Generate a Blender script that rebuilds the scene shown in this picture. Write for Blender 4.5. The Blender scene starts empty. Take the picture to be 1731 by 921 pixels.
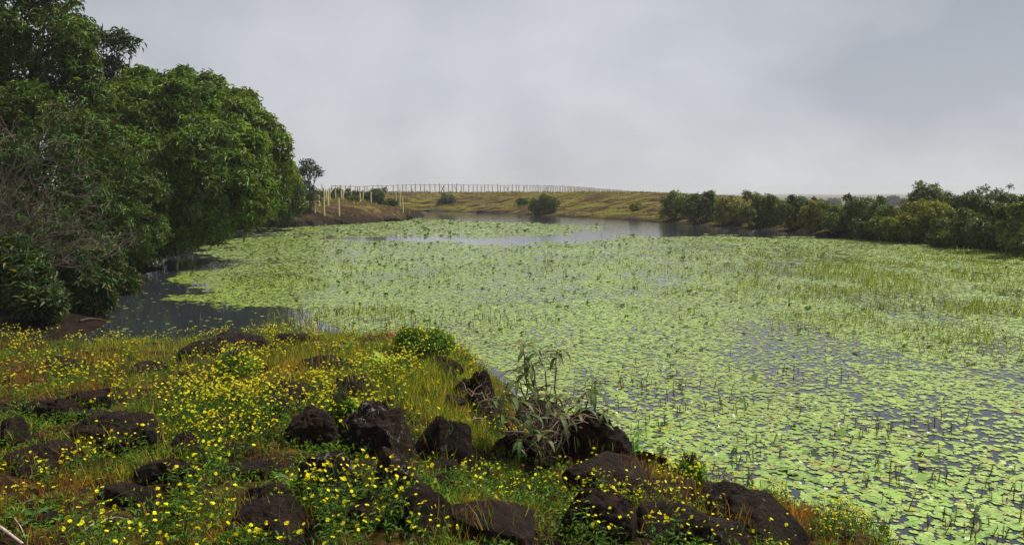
import bpy, bmesh, math, random, time
import numpy as np
from mathutils import Vector, Matrix
T00 = time.time()
random.seed(7)
RNG = np.random.default_rng(11)
SC = bpy.context.scene
COL = SC.collection

# ------------------------------------------------------------------ camera
CAM_H, FPX, PITCH = 3.2, 1358.0, math.radians(5.70)
cd = bpy.data.cameras.new('camera'); cam = bpy.data.objects.new('camera', cd); COL.objects.link(cam)
cam.location = (0, 0, CAM_H); cam.rotation_euler = (math.radians(90) - PITCH, 0, 0)
cd.sensor_fit = 'HORIZONTAL'; cd.angle = 2 * math.atan(865.5 / FPX)
cd.clip_start = 0.05; cd.clip_end = 12000
SC.camera = cam

# ------------------------------------------------------------------ sky, sun, exposure
SUN_EL, SUN_AZ = math.radians(54), math.radians(62)      # azimuth clockwise from the view direction
EXPOSURE = 2.0
HAZE = True
w = bpy.data.worlds.new('World'); SC.world = w; w.use_nodes = True
nt = w.node_tree; N = nt.nodes; L = nt.links
bg = N['Background']
sky = N.new('ShaderNodeTexSky'); sky.sky_type = 'NISHITA'; sky.sun_disc = False
sky.sun_elevation = SUN_EL; sky.sun_rotation = SUN_AZ
tc = N.new('ShaderNodeTexCoord')
mp = N.new('ShaderNodeMapping'); mp.inputs['Scale'].default_value = (1.0, 1.0, 1.6)
L.new(tc.outputs['Generated'], mp.inputs['Vector'])
n1 = N.new('ShaderNodeTexNoise'); n1.inputs['Scale'].default_value = 1.7; n1.inputs['Detail'].default_value = 7.0
n1.inputs['Roughness'].default_value = 0.5; n1.inputs['Distortion'].default_value = 0.12
mp.inputs['Location'].default_value = (9.9, 2.7, 6.1)
L.new(mp.outputs['Vector'], n1.inputs['Vector'])
cr = N.new('ShaderNodeValToRGB')
e = cr.color_ramp.elements
e[0].position = 0.39; e[0].color = (1.00, 1.04, 1.15, 1)
e[1].position = 0.62; e[1].color = (1.74, 1.77, 1.83, 1)
L.new(n1.outputs['Fac'], cr.inputs['Fac'])
mx = N.new('ShaderNodeMixRGB'); mx.inputs['Fac'].default_value = 0.97       # a closed cloud deck over the clear sky
sx = N.new('ShaderNodeSeparateXYZ'); L.new(tc.outputs['Generated'], sx.inputs[0])
gr = N.new('ShaderNodeMapRange'); gr.interpolation_type = 'SMOOTHSTEP'                     # the cloud deck thickens overhead, thin mist at the horizon
gr.inputs['From Min'].default_value = 0.02; gr.inputs['From Max'].default_value = 0.36; gr.inputs['To Min'].default_value = 1.06; gr.inputs['To Max'].default_value = 0.78
L.new(sx.outputs['Z'], gr.inputs['Value'])
vs = N.new('ShaderNodeVectorMath'); vs.operation = 'SCALE'; L.new(cr.outputs['Color'], vs.inputs[0]); L.new(gr.outputs[0], vs.inputs['Scale'])
L.new(sky.outputs['Color'], mx.inputs['Color1']); L.new(vs.outputs[0], mx.inputs['Color2'])
L.new(mx.outputs['Color'], bg.inputs['Color']); bg.inputs['Strength'].default_value = 0.10
sd = bpy.data.lights.new('sun', 'SUN'); sd.energy = 1.5; sd.angle = math.radians(11); sd.color = (1.0, 0.94, 0.82)
sun = bpy.data.objects.new('sun', sd); COL.objects.link(sun)
sun.rotation_euler = Vector((-math.sin(SUN_AZ) * math.cos(SUN_EL), -math.cos(SUN_AZ) * math.cos(SUN_EL), -math.sin(SUN_EL))).to_track_quat('-Z', 'Y').to_euler()
SC.view_settings.view_transform = 'Standard'; SC.view_settings.look = 'None'
SC.view_settings.exposure = EXPOSURE; SC.view_settings.gamma = 1.0; SC.view_settings.use_curve_mapping = False
SC.render.engine = 'CYCLES'
SC.cycles.max_bounces = 6; SC.cycles.transparent_max_bounces = 4; SC.cycles.use_denoising = True

# ------------------------------------------------------------------ geometry of the view (planning only)
CF = np.array([0, math.cos(PITCH), -math.sin(PITCH)]); CU = np.array([0, math.sin(PITCH), math.cos(PITCH)])
EYE = np.array([0, 0, CAM_H])
def ray(px, py): return np.array([(px - 865.5) / FPX, 0, 0]) + CF + CU * (-(py - 460.5) / FPX)
def at_z(px, py, z=0.0):
    d = ray(px, py); return EYE + d * ((z - CAM_H) / d[2])
def at_y(px, py, y):
    d = ray(px, py); return EYE + d * (y / d[1])
def proj(P):
    Q = np.asarray(P) - EYE; f = Q @ CF
    return 865.5 + FPX * Q[..., 0] / f, 460.5 - FPX * (Q @ CU) / f, f

# ------------------------------------------------------------------ noise
def _h(i, j, k, seed):
    n = (i.astype(np.int64) * 374761393 + j.astype(np.int64) * 668265263 + k.astype(np.int64) * 2147483647 + seed * 974634777) & 0xffffffff
    n = ((n ^ (n >> 13)) * 1274126177) & 0xffffffff
    n = n ^ (n >> 16)
    return (n & 0xffff) / 65535.0
def vnoise(x, y, z=None, seed=0):
    x = np.asarray(x, float); y = np.asarray(y, float); z = np.zeros_like(x) if z is None else np.asarray(z, float)
    i, j, k = np.floor(x), np.floor(y), np.floor(z); fx, fy, fz = x - i, y - j, z - k
    fx, fy, fz = [f * f * (3 - 2 * f) for f in (fx, fy, fz)]
    def c(a, b, d): return _h(i + a, j + b, k + d, seed)
    l = lambda a, b, t: a + (b - a) * t
    r = l(l(c(0, 0, 0), c(1, 0, 0), fx), l(c(0, 1, 0), c(1, 1, 0), fx), fy)
    if np.any(fz > 0): r = l(r, l(l(c(0, 0, 1), c(1, 0, 1), fx), l(c(0, 1, 1), c(1, 1, 1), fx), fy), fz)
    return r
def fbm(x, y, z=None, seed=0, o=4):
    t, a, s = 0, .5, 0
    for q in range(o):
        m = 2.03 ** q
        t = t + a * vnoise(np.asarray(x) * m + 13.7 * q, np.asarray(y) * m - 7.1 * q, None if z is None else np.asarray(z) * m + 3.3 * q, seed + q); s += a; a *= .5
    return t / s
def sst(a, b, x):
    t = np.clip((x - a) / (b - a), 0, 1); return t * t * (3 - 2 * t)

# ------------------------------------------------------------------ terrain
shore_px = [(100, 588), (165, 552), (196, 505), (228, 472), (250, 446), (285, 428), (320, 410), (395, 387), (480, 384), (555, 381),
            (620, 377), (690, 372), (706, 365), (694, 359), (715, 357), (800, 359), (900, 364), (1000, 369), (1130, 377), (1250, 387),
            (1400, 399), (1550, 411), (1731, 428), (1950, 455)]
LAKE = [at_z(*p)[:2] for p in shore_px] + [np.array(p) for p in [(36, 28), (42, 14), (40, -6), (22, -16), (9, -6), (4.6, 3.0)]] \
     + [at_z(*p)[:2] for p in [(1500, 930), (1440, 905), (1385, 885), (1300, 868), (1240, 835), (1150, 800), (1050, 775), (985, 735),
                               (880, 690), (850, 640), (800, 606), (690, 588), (480, 588), (400, 590), (200, 604)]]
LAKE = np.array(LAKE)
def sdist(x, y):
    """Signed distance to the shoreline, positive on land."""
    x = np.asarray(x, float); y = np.asarray(y, float)
    d = np.full(x.shape, 1e9); ins = np.zeros(x.shape, bool)
    n = len(LAKE)
    for i in range(n):
        a, b = LAKE[i], LAKE[(i + 1) % n]; e = b - a
        t = np.clip(((x - a[0]) * e[0] + (y - a[1]) * e[1]) / (e @ e), 0, 1)
        d = np.minimum(d, (x - a[0] - t * e[0]) ** 2 + (y - a[1] - t * e[1]) ** 2)
        c = (a[1] > y) != (b[1] > y)
        with np.errstate(divide='ignore', invalid='ignore'):
            ins ^= c & (x < e[0] * (y - a[1]) / e[1] + a[0])
    return np.sqrt(d) * np.where(ins, -1, 1)
def gau(x, y, cx, cy, r): return np.exp(-((x - cx) ** 2 + (y - cy) ** 2) / (r * r))
def H(x, y, fine=True):
    x = np.asarray(x, float); y = np.asarray(y, float)
    s = sdist(x, y) + (fbm(x * .35, y * .35, seed=3, o=3) - .5) * np.clip(np.hypot(x, y) * .06, .3, 3.0)
    sp = np.maximum(s, 0); d = np.hypot(x, y); az = np.degrees(np.arctan2(x, y))
    # near bank
    tn = np.clip(1.72 - .08 * y, .5, 1.75)
    tn = tn + .22 * gau(x, y, -.75, 9.1, .95) - .5 * gau(x, y, .55, 8.6, 1.0) - .28 * gau(x, y, .1, 6.6, .9) + .2 * gau(x, y, -1.0, 11.8, 1.2)
    sc = .75 + 1.35 * sst(-1.2, .4, x)
    zn = tn * (1 - np.exp(-(sp / sc)))
    if fine:
        zn = zn + sst(0, .5, sp) * ((fbm(x * 1.3, y * 1.3, seed=5, o=4) - .5) * .30 + (fbm(x * 5, y * 5, seed=9, o=3) - .5) * .09)
    # left shore and the spit
    zl = 2.25 * (1 - np.exp(-sp * .34)) * sst(40, 70, d) + 1.9 * (1 - np.exp(-sp * .15)) * (1 - sst(40, 70, d))
    # hill across the lake
    crest = 3.05 - .9 * sst(8, 17, az) 
    zh = crest * sst(-4, 24, sp) * sst(0, 3, sp) * (1 - .0 * d)
    # right shore
    zr = 1.35 * (1 - np.exp(-sp * .3))
    wh = np.maximum(sst(114, 132, d), sst(-4, 0, az)) * (1 - sst(16, 24, az))
    wr = sst(12, 20, az) * (1 - wh * .0)
    zf = zl * (1 - wr) + zr * wr
    zf = zf * (1 - wh * (1 - sst(18, 24, az))) + zh * wh * (1 - sst(18, 24, az))
    drop = np.where(az > 14, sst(55, 480, d) * 8, 0) * sst(14, 24, az) + sst(182, 520, d) * 9.5 * (1 - sst(14, 24, az))
    zf = zf - drop + sst(200, 380, d) * (fbm(x * .007, y * .007, seed=25, o=3) - .5) * 7
    if fine:
        zf = zf + sst(0, 4, sp) * ((fbm(x * .16, y * .16, seed=21, o=4) - .5) * .7 * sst(20, 90, d) + (fbm(x * .9, y * .9, seed=22, o=3) - .5) * .22)
    wn = 1 - sst(16, 23, y)
    z = zn * wn + zf * (1 - wn)
    return np.where(s > 0, z + .0, -np.minimum(-s * .35, .9) - .02)
def ground_at(px, py, tmin=2.0, tmax=700):
    """The terrain point that the photograph shows at a pixel."""
    d = ray(px, py); t = np.geomspace(tmin, tmax, 500)
    P = EYE + t[:, None] * d
    hit = np.nonzero(P[:, 2] < H(P[:, 0], P[:, 1]))[0]
    if len(hit) == 0: return P[-1]
    i = hit[0]; t = np.linspace(t[max(i - 1, 0)], t[i], 24); P = EYE + t[:, None] * d
    hit = np.nonzero(P[:, 2] < H(P[:, 0], P[:, 1]))[0]
    return P[hit[0]] if len(hit) else P[-1]
NX0, NX1, NY0, NY1, NST = -15.0, 9.0, .5, 21.0, .06
gx = np.arange(NX0, NX1, NST); gy = np.arange(NY0, NY1, NST)
GH = H(*np.meshgrid(gx, gy))
def hn(x, y):
    """Fast terrain height near the camera."""
    fx = np.clip((np.asarray(x) - NX0) / NST, 0, len(gx) - 1.001); fy = np.clip((np.asarray(y) - NY0) / NST, 0, len(gy) - 1.001)
    i = fx.astype(int); j = fy.astype(int); fx = fx - i; fy = fy - j
    return (GH[j, i] * (1 - fx) + GH[j, i + 1] * fx) * (1 - fy) + (GH[j + 1, i] * (1 - fx) + GH[j + 1, i + 1] * fx) * fy

# ------------------------------------------------------------------ mesh helpers
def np_mesh(name, V, F, m=None, col=None, smooth=False):
    V = np.ascontiguousarray(V, np.float32).reshape(-1, 3); F = np.ascontiguousarray(F, np.int32)
    me = bpy.data.meshes.new(name); k = F.shape[1]
    me.vertices.add(len(V)); me.vertices.foreach_set('co', V.ravel())
    me.loops.add(F.size); me.loops.foreach_set('vertex_index', F.ravel())
    me.polygons.add(len(F)); me.polygons.foreach_set('loop_start', np.arange(0, F.size, k, dtype=np.int32))
    if smooth: me.polygons.foreach_set('use_smooth', np.ones(len(F), bool))
    if col is not None:
        a = me.color_attributes.new('col', 'FLOAT_COLOR', 'POINT')
        c = np.ones((len(V), 4), np.float32); c[:, :3] = col; a.data.foreach_set('color', c.ravel())
    me.update(calc_edges=True); me.validate()
    if m: me.materials.append(m)
    return me
def link(name, data, parent=None, loc=None, rz=None, scale=None):
    o = bpy.data.objects.new(name, data); COL.objects.link(o)
    if parent: o.parent = parent
    if loc is not None: o.location = [float(v) for v in loc]
    if rz is not None: o.rotation_euler = (0, 0, rz) if np.isscalar(rz) else rz
    if scale is not None: o.scale = (scale,) * 3 if np.isscalar(scale) else scale
    return o
def tag(o, label=None, cat=None, group=None, kind=None):
    if label: o['label'] = label
    if cat: o['category'] = cat
    if group: o['group'] = group
    if kind: o['kind'] = kind
    return o
def unit(v):
    v = np.asarray(v, float); return v / np.maximum(np.linalg.norm(v, axis=-1, keepdims=True), 1e-9)
def frames(d, up):
    """Rotation matrices whose y axis is d and whose z axis leans to up."""
    y = unit(d); x = unit(np.cross(y, up)); z = np.cross(x, y)
    return np.stack([x, y, z], axis=-1)
def inst(tv, tf, pos, R, sc, cols=None, tcol=None):
    m, n = len(pos), len(tv); sc = np.asarray(sc, float)
    if sc.ndim == 1: sc = np.repeat(sc[:, None], 3, 1)
    V = np.einsum('mij,mnj->mni', R, tv[None] * sc[:, None, :]) + np.asarray(pos)[:, None, :]
    F = (tf[None] + (np.arange(m) * n)[:, None, None]).reshape(-1, tf.shape[1])
    C = None
    if cols is not None:
        C = np.repeat(np.asarray(cols)[:, None, :], n, 1)
        if tcol is not None: C = C * tcol[None]
        C = C.reshape(-1, 3)
    return V.reshape(-1, 3), F, C
class MB:
    """Collects triangles with colours into ONE mesh."""
    def __init__(s): s.V, s.F, s.C, s.n = [], [], [], 0
    def add(s, V, F, C=None):
        V = np.asarray(V, float); F = np.asarray(F)
        if F.shape[1] == 4: F = np.concatenate([F[:, [0, 1, 2]], F[:, [0, 2, 3]]])
        s.V.append(V); s.F.append(F + s.n); s.n += len(V)
        C = np.array([.5, .5, .5]) if C is None else np.asarray(C, float)
        s.C.append(np.broadcast_to(C, V.shape).copy())
    def tube(s, P, r, sides=5, C=None):
        P = np.asarray(P, float); r = np.broadcast_to(np.asarray(r, float), (len(P),))
        t = unit(np.gradient(P, axis=0)); a = np.array([0, 0, 1.]) if abs(t[0][2]) < .9 else np.array([1., 0, 0])
        u = unit(np.cross(t, a)); v = np.cross(t, u)
        th = np.linspace(0, 2 * np.pi, sides, endpoint=False)
        V = P[:, None] + r[:, None, None] * (u[:, None] * np.cos(th)[None, :, None] + v[:, None] * np.sin(th)[None, :, None])
        n = len(P); i = np.arange(n - 1)[:, None] * sides; j = np.arange(sides)[None]; k = (j + 1) % sides
        F = np.stack([i + j, i + k, i + sides + k, i + sides + j], -1).reshape(-1, 4)
        s.add(V.reshape(-1, 3), F, C)
    def mesh(s, name, m, smooth=False):
        return np_mesh(name, np.concatenate(s.V), np.concatenate(s.F), m, np.concatenate(s.C), smooth)
def curve(a, b, sag=0.0, n=6, wob=0.0, rng=RNG):
    t = np.linspace(0, 1, n)[:, None]; a = np.asarray(a, float); b = np.asarray(b, float)
    P = a + (b - a) * t; P[:, 2] += sag * 4 * (t * (1 - t))[:, 0]
    if wob: P[1:-1] += rng.normal(0, wob, (n - 2, 3))
    return P

# ------------------------------------------------------------------ materials
def new_mat(name):
    m = bpy.data.materials.new(name); m.use_nodes = True
    n = m.node_tree.nodes; return m, n, m.node_tree.links, n['Principled BSDF'], n['Material Output']
def nd(n, t, **kw):
    x = n.new(t)
    for k, v in kw.items():
        if k in x.inputs: x.inputs[k].default_value = v
        else: setattr(x, k, v)
    return x
def attr_mat(name, rough=.55, spec=.35, trans=0.0, bump=0.0, bscale=40, var=.25):
    """Colour from the mesh's own colour attribute, mottled; optional light through thin leaves."""
    m, n, l, p, out = new_mat(name)
    a = nd(n, 'ShaderNodeVertexColor', layer_name='col')
    t = nd(n, 'ShaderNodeTexCoord'); nz = nd(n, 'ShaderNodeTexNoise', Scale=bscale, Detail=4.0)
    l.new(t.outputs['Object'], nz.inputs['Vector'])
    mr = nd(n, 'ShaderNodeMapRange'); mr.inputs['To Min'].default_value = 1 - var; mr.inputs['To Max'].default_value = 1 + var
    l.new(nz.outputs['Fac'], mr.inputs['Value'])
    oi = nd(n, 'ShaderNodeObjectInfo'); mo = nd(n, 'ShaderNodeMapRange'); mo.inputs['To Min'].default_value = .85; mo.inputs['To Max'].default_value = 1.15
    l.new(oi.outputs['Random'], mo.inputs['Value'])
    mu = nd(n, 'ShaderNodeMath', operation='MULTIPLY'); l.new(mr.outputs[0], mu.inputs[0]); l.new(mo.outputs[0], mu.inputs[1])
    vm = nd(n, 'ShaderNodeVectorMath', operation='SCALE'); l.new(a.outputs['Color'], vm.inputs[0]); l.new(mu.outputs[0], vm.inputs['Scale'])
    l.new(vm.outputs[0], p.inputs['Base Color']); p.inputs['Roughness'].default_value = rough; p.inputs['Specular IOR Level'].default_value = spec
    if bump:
        b = nd(n, 'ShaderNodeBump', Strength=bump, Distance=.02); l.new(nz.outputs['Fac'], b.inputs['Height']); l.new(b.outputs[0], p.inputs['Normal'])
    if trans:
        tr = nd(n, 'ShaderNodeBsdfTranslucent'); v2 = nd(n, 'ShaderNodeVectorMath', operation='MULTIPLY'); v2.inputs[1].default_value = (1.5, 1.35, .6)
        l.new(vm.outputs[0], v2.inputs[0]); l.new(v2.outputs[0], tr.inputs['Color'])
        ms = nd(n, 'ShaderNodeMixShader', Fac=trans); l.new(p.outputs[0], ms.inputs[1]); l.new(tr.outputs[0], ms.inputs[2]); l.new(ms.outputs[0], out.inputs['Surface'])
    return m
M_leaf = attr_mat("tree_leaf", .5, .22, .25)
M_thin = attr_mat('thin_leaf', .55, .25, .35)
M_grass = attr_mat('grass_blade', .6, .25, .35)
M_bark = attr_mat('bark', .85, .2, 0, .6, 14, .45)
M_twig = attr_mat('twig', .8, .25, 0, .3, 30, .3)
M_pad = attr_mat('lily_pad', .40, .85, .06, 0, 9, .15)
M_flower = attr_mat('petal', .6, .2, .25)
M_post = attr_mat('post_wood', .75, .25, 0, .4, 6, .3)
def ground_mat():
    m, n, l, p, out = new_mat('ground_soil')
    a = nd(n, 'ShaderNodeVertexColor', layer_name='col')          # r: hillside, g: bank mud, b: stony near bank
    sp = nd(n, 'ShaderNodeSeparateColor'); l.new(a.outputs['Color'], sp.inputs[0])
    g = nd(n, 'ShaderNodeNewGeometry')
    mp = nd(n, 'ShaderNodeMapping'); mp.inputs['Scale'].default_value = (.35, 1.0, 1.6); l.new(g.outputs['Position'], mp.inputs['Vector'])
    nf = nd(n, 'ShaderNodeTexNoise', Scale=.75, Detail=8.0, Roughness=.68); l.new(mp.outputs[0], nf.inputs['Vector'])
    rf = nd(n, 'ShaderNodeValToRGB'); l.new(nf.outputs['Fac'], rf.inputs['Fac'])
    el = rf.color_ramp.elements; el[0].position = .44; el[0].color = (.018, .012, .008, 1); el[1].position = .60; el[1].color = (.10, .135, .014, 1)
    for pos, c in ((.48, (.060, .033, .014, 1)), (.53, (.14, .095, .016, 1))):
        q = el.new(pos); q.color = c
    nn = nd(n, 'ShaderNodeTexNoise', Scale=3.2, Detail=9.0, Roughness=.66); l.new(g.outputs['Position'], nn.inputs['Vector'])
    rn = nd(n, 'ShaderNodeValToRGB'); l.new(nn.outputs['Fac'], rn.inputs['Fac'])
    el = rn.color_ramp.elements; el[0].position = .40; el[0].color = (.010, .006, .005, 1); el[1].position = .66; el[1].color = (.13, .085, .016, 1)
    q = el.new(.52); q.color = (.040, .022, .011, 1)
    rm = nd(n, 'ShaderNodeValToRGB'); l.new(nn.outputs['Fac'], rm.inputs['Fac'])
    el = rm.color_ramp.elements; el[0].position = .3; el[0].color = (.008, .005, .004, 1); el[1].position = .72; el[1].color = (.026, .016, .011, 1)  # wet mud browns, darkened further so the colour carries the left trees' shade
    m1 = nd(n, 'ShaderNodeMixRGB'); l.new(sp.outputs[0], m1.inputs['Fac']); l.new(rn.outputs[0], m1.inputs[1]); l.new(rf.outputs[0], m1.inputs[2])
    rs = nd(n, 'ShaderNodeValToRGB'); l.new(nf.outputs['Fac'], rs.inputs['Fac'])
    el = rs.color_ramp.elements; el[0].position = .40; el[0].color = (.030, .017, .013, 1); el[1].position = .60; el[1].color = (.13, .115, .018, 1)
    q = el.new(.52); q.color = (.070, .040, .024, 1)
    m0 = nd(n, 'ShaderNodeMixRGB'); l.new(sp.outputs[2], m0.inputs['Fac']); l.new(m1.outputs[0], m0.inputs[1]); l.new(rs.outputs[0], m0.inputs[2]); m1 = m0
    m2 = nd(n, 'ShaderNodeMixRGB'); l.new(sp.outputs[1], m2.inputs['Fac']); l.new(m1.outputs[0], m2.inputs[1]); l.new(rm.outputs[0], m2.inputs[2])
    l.new(m2.outputs[0], p.inputs['Base Color']); p.inputs['Roughness'].default_value = .95; p.inputs['Specular IOR Level'].default_value = .06
    nb = nd(n, 'ShaderNodeTexNoise', Scale=14.0, Detail=8.0, Roughness=.7); l.new(g.outputs['Position'], nb.inputs['Vector'])
    b = nd(n, 'ShaderNodeBump', Strength=.9, Distance=.06); l.new(nb.outputs['Fac'], b.inputs['Height']); l.new(b.outputs[0], p.inputs['Normal'])
    return m
def rock_mat(name, lichen):
    m, n, l, p, out = new_mat(name)
    t = nd(n, 'ShaderNodeNewGeometry')
    n1 = nd(n, 'ShaderNodeTexNoise', Scale=9.0, Detail=9.0, Roughness=.7); l.new(t.outputs['Position'], n1.inputs['Vector'])
    r = nd(n, 'ShaderNodeValToRGB'); l.new(n1.outputs['Fac'], r.inputs['Fac'])
    el = r.color_ramp.elements; el[0].position = .32; el[0].color = (.007, .0045, .004, 1); el[1].position = .72; el[1].color = (.070, .037, .022, 1)
    q = el.new(.52); q.color = (.024, .014, .009, 1)
    n2 = nd(n, 'ShaderNodeTexNoise', Scale=5.5, Detail=7.0, Roughness=.75); l.new(t.outputs['Position'], n2.inputs['Vector'])
    r2 = nd(n, 'ShaderNodeValToRGB'); l.new(n2.outputs['Fac'], r2.inputs['Fac'])
    el = r2.color_ramp.elements; el[0].position = .67 - lichen; el[0].color = (0, 0, 0, 1); el[1].position = .70 - lichen; el[1].color = (1, 1, 1, 1)
    n3 = nd(n, 'ShaderNodeTexNoise', Scale=55.0, Detail=4.0); l.new(t.outputs['Position'], n3.inputs['Vector'])
    r3 = nd(n, 'ShaderNodeMath', operation='GREATER_THAN'); r3.inputs[1].default_value = .53; l.new(n3.outputs['Fac'], r3.inputs[0])
    mm = nd(n, 'ShaderNodeMath', operation='MULTIPLY'); l.new(r2.outputs[0], mm.inputs[0]); l.new(r3.outputs[0], mm.inputs[1])
    mi = nd(n, 'ShaderNodeMixRGB'); mi.inputs[2].default_value = (.22, .21, .20, 1); l.new(mm.outputs[0], mi.inputs['Fac']); l.new(r.outputs[0], mi.inputs[1])
    # moss and soil dust in the upward hollows
    l.new(mi.outputs[0], p.inputs['Base Color']); p.inputs['Roughness'].default_value = .8; p.inputs['Specular IOR Level'].default_value = .15
    vo = nd(n, 'ShaderNodeTexVoronoi', Scale=26.0); l.new(t.outputs['Position'], vo.inputs['Vector'])
    nb = nd(n, 'ShaderNodeTexNoise', Scale=38.0, Detail=8.0, Roughness=.75); l.new(t.outputs['Position'], nb.inputs['Vector'])
    ad = nd(n, 'ShaderNodeMath', operation='MULTIPLY_ADD'); ad.inputs[1].default_value = .5; l.new(vo.outputs['Distance'], ad.inputs[0]); l.new(nb.outputs['Fac'], ad.inputs[2])
    b = nd(n, 'ShaderNodeBump', Strength=1.0, Distance=.07); l.new(ad.outputs[0], b.inputs['Height']); l.new(b.outputs[0], p.inputs['Normal'])
    return m
M_rock = rock_mat('dark_rock', .02); M_lichen = rock_mat('lichen_rock', .13)
def water_mat():
    m, n, l, p, out = new_mat('lake_water')
    p.inputs['Base Color'].default_value = (.024, .029, .036, 1); p.inputs['Roughness'].default_value = .06
    p.inputs['IOR'].default_value = 1.58
    g = nd(n, 'ShaderNodeNewGeometry')
    mp = nd(n, 'ShaderNodeMapping'); mp.inputs['Scale'].default_value = (.5, 1.3, 1); l.new(g.outputs['Position'], mp.inputs['Vector'])
    nz = nd(n, 'ShaderNodeTexNoise', Scale=3.0, Detail=4.0, Roughness=.6); l.new(mp.outputs[0], nz.inputs['Vector'])
    sp = nd(n, 'ShaderNodeSeparateXYZ'); l.new(g.outputs['Position'], sp.inputs[0])            # calm in the lee of the left trees, wind rippled in the open
    mr = nd(n, 'ShaderNodeMapRange'); mr.inputs['From Min'].default_value = -14; mr.inputs['From Max'].default_value = 4; mr.inputs['To Min'].default_value = .02; mr.inputs['To Max'].default_value = .19
    l.new(sp.outputs['X'], mr.inputs['Value'])
    ro = nd(n, 'ShaderNodeMapRange'); ro.inputs['From Min'].default_value = 28; ro.inputs['From Max'].default_value = 75; ro.inputs['To Min'].default_value = .06; ro.inputs['To Max'].default_value = .06
    l.new(sp.outputs['Y'], ro.inputs['Value']); l.new(ro.outputs[0], p.inputs['Roughness'])      # fine wind ripples far out
    b = nd(n, 'ShaderNodeBump', Distance=.05); l.new(mr.outputs[0], b.inputs['Strength']); l.new(nz.outputs['Fac'], b.inputs['Height']); l.new(b.outputs[0], p.inputs['Normal'])
    return m
M_ground = ground_mat(); M_water = water_mat()

# ------------------------------------------------------------------ the ground sheet and the lake
def build_ground():
    angs = np.concatenate([np.arange(-46, 46, .25), np.arange(46, 314, 4.0)]); rad = np.concatenate([[.6], 1.0 * 1.021 ** np.arange(0, 400)])
    rad = rad[rad < 4200]
    A, R = np.meshgrid(np.radians(angs), rad, indexing='ij'); X, Y = R * np.sin(A), R * np.cos(A)
    Z = H(X, Y); na, nr = A.shape
    V = np.stack([X, Y, Z], -1).reshape(-1, 3); V = np.concatenate([V, [[0, 0, float(H(np.array([0.]), np.array([0.]))[0])]]])
    i = np.arange(na)[:, None]; j = np.arange(nr - 1)[None]; k = (i + 1) % na
    F = np.stack([i * nr + j, i * nr + j + 1, k * nr + j + 1, k * nr + j], -1).reshape(-1, 4)
    d = np.hypot(V[:, 0], V[:, 1]); s = sdist(V[:, 0], V[:, 1]); az = np.degrees(np.arctan2(V[:, 0], V[:, 1]))
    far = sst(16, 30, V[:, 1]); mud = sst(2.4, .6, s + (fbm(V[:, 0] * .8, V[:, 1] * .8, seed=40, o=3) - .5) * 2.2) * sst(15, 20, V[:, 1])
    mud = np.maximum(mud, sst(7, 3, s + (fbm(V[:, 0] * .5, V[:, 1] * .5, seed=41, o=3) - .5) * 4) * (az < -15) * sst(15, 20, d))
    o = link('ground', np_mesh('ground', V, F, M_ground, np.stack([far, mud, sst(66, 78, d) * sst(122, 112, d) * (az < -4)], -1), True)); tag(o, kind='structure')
    # the fan under the camera
    V2 = np.concatenate([V[-1:], V[0:-1:nr]]); n = len(V2) - 1
    F2 = np.array([[0, 1 + (q + 1) % n, 1 + q] for q in range(n)])
    tag(link('ground', np_mesh('ground', V2, F2, M_ground, np.zeros((len(V2), 3)))), kind='structure')
build_ground()
def build_water():
    n = len(LAKE); ar = sum(LAKE[i][0] * LAKE[(i + 1) % n][1] - LAKE[(i + 1) % n][0] * LAKE[i][1] for i in range(n)); sg = 1 if ar > 0 else -1
    P = []
    for i in range(n):
        e1 = unit(LAKE[i] - LAKE[i - 1]); e2 = unit(LAKE[(i + 1) % n] - LAKE[i]); t = unit(e1 + e2)
        P.append(LAKE[i] + sg * np.array([t[1], -t[0]]) * min(1.6, .25 + .02 * np.hypot(*LAKE[i])))
    bm = bmesh.new(); f = bm.faces.new([bm.verts.new((p[0], p[1], 0)) for p in P]); bmesh.ops.recalc_face_normals(bm, faces=[f])
    if f.normal.z < 0: f.normal_flip()
    bmesh.ops.triangulate(bm, faces=[f]); me = bpy.data.meshes.new('water'); bm.to_mesh(me); bm.free(); me.materials.append(M_water)
    tag(link('water', me), kind='structure')
build_water()

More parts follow.
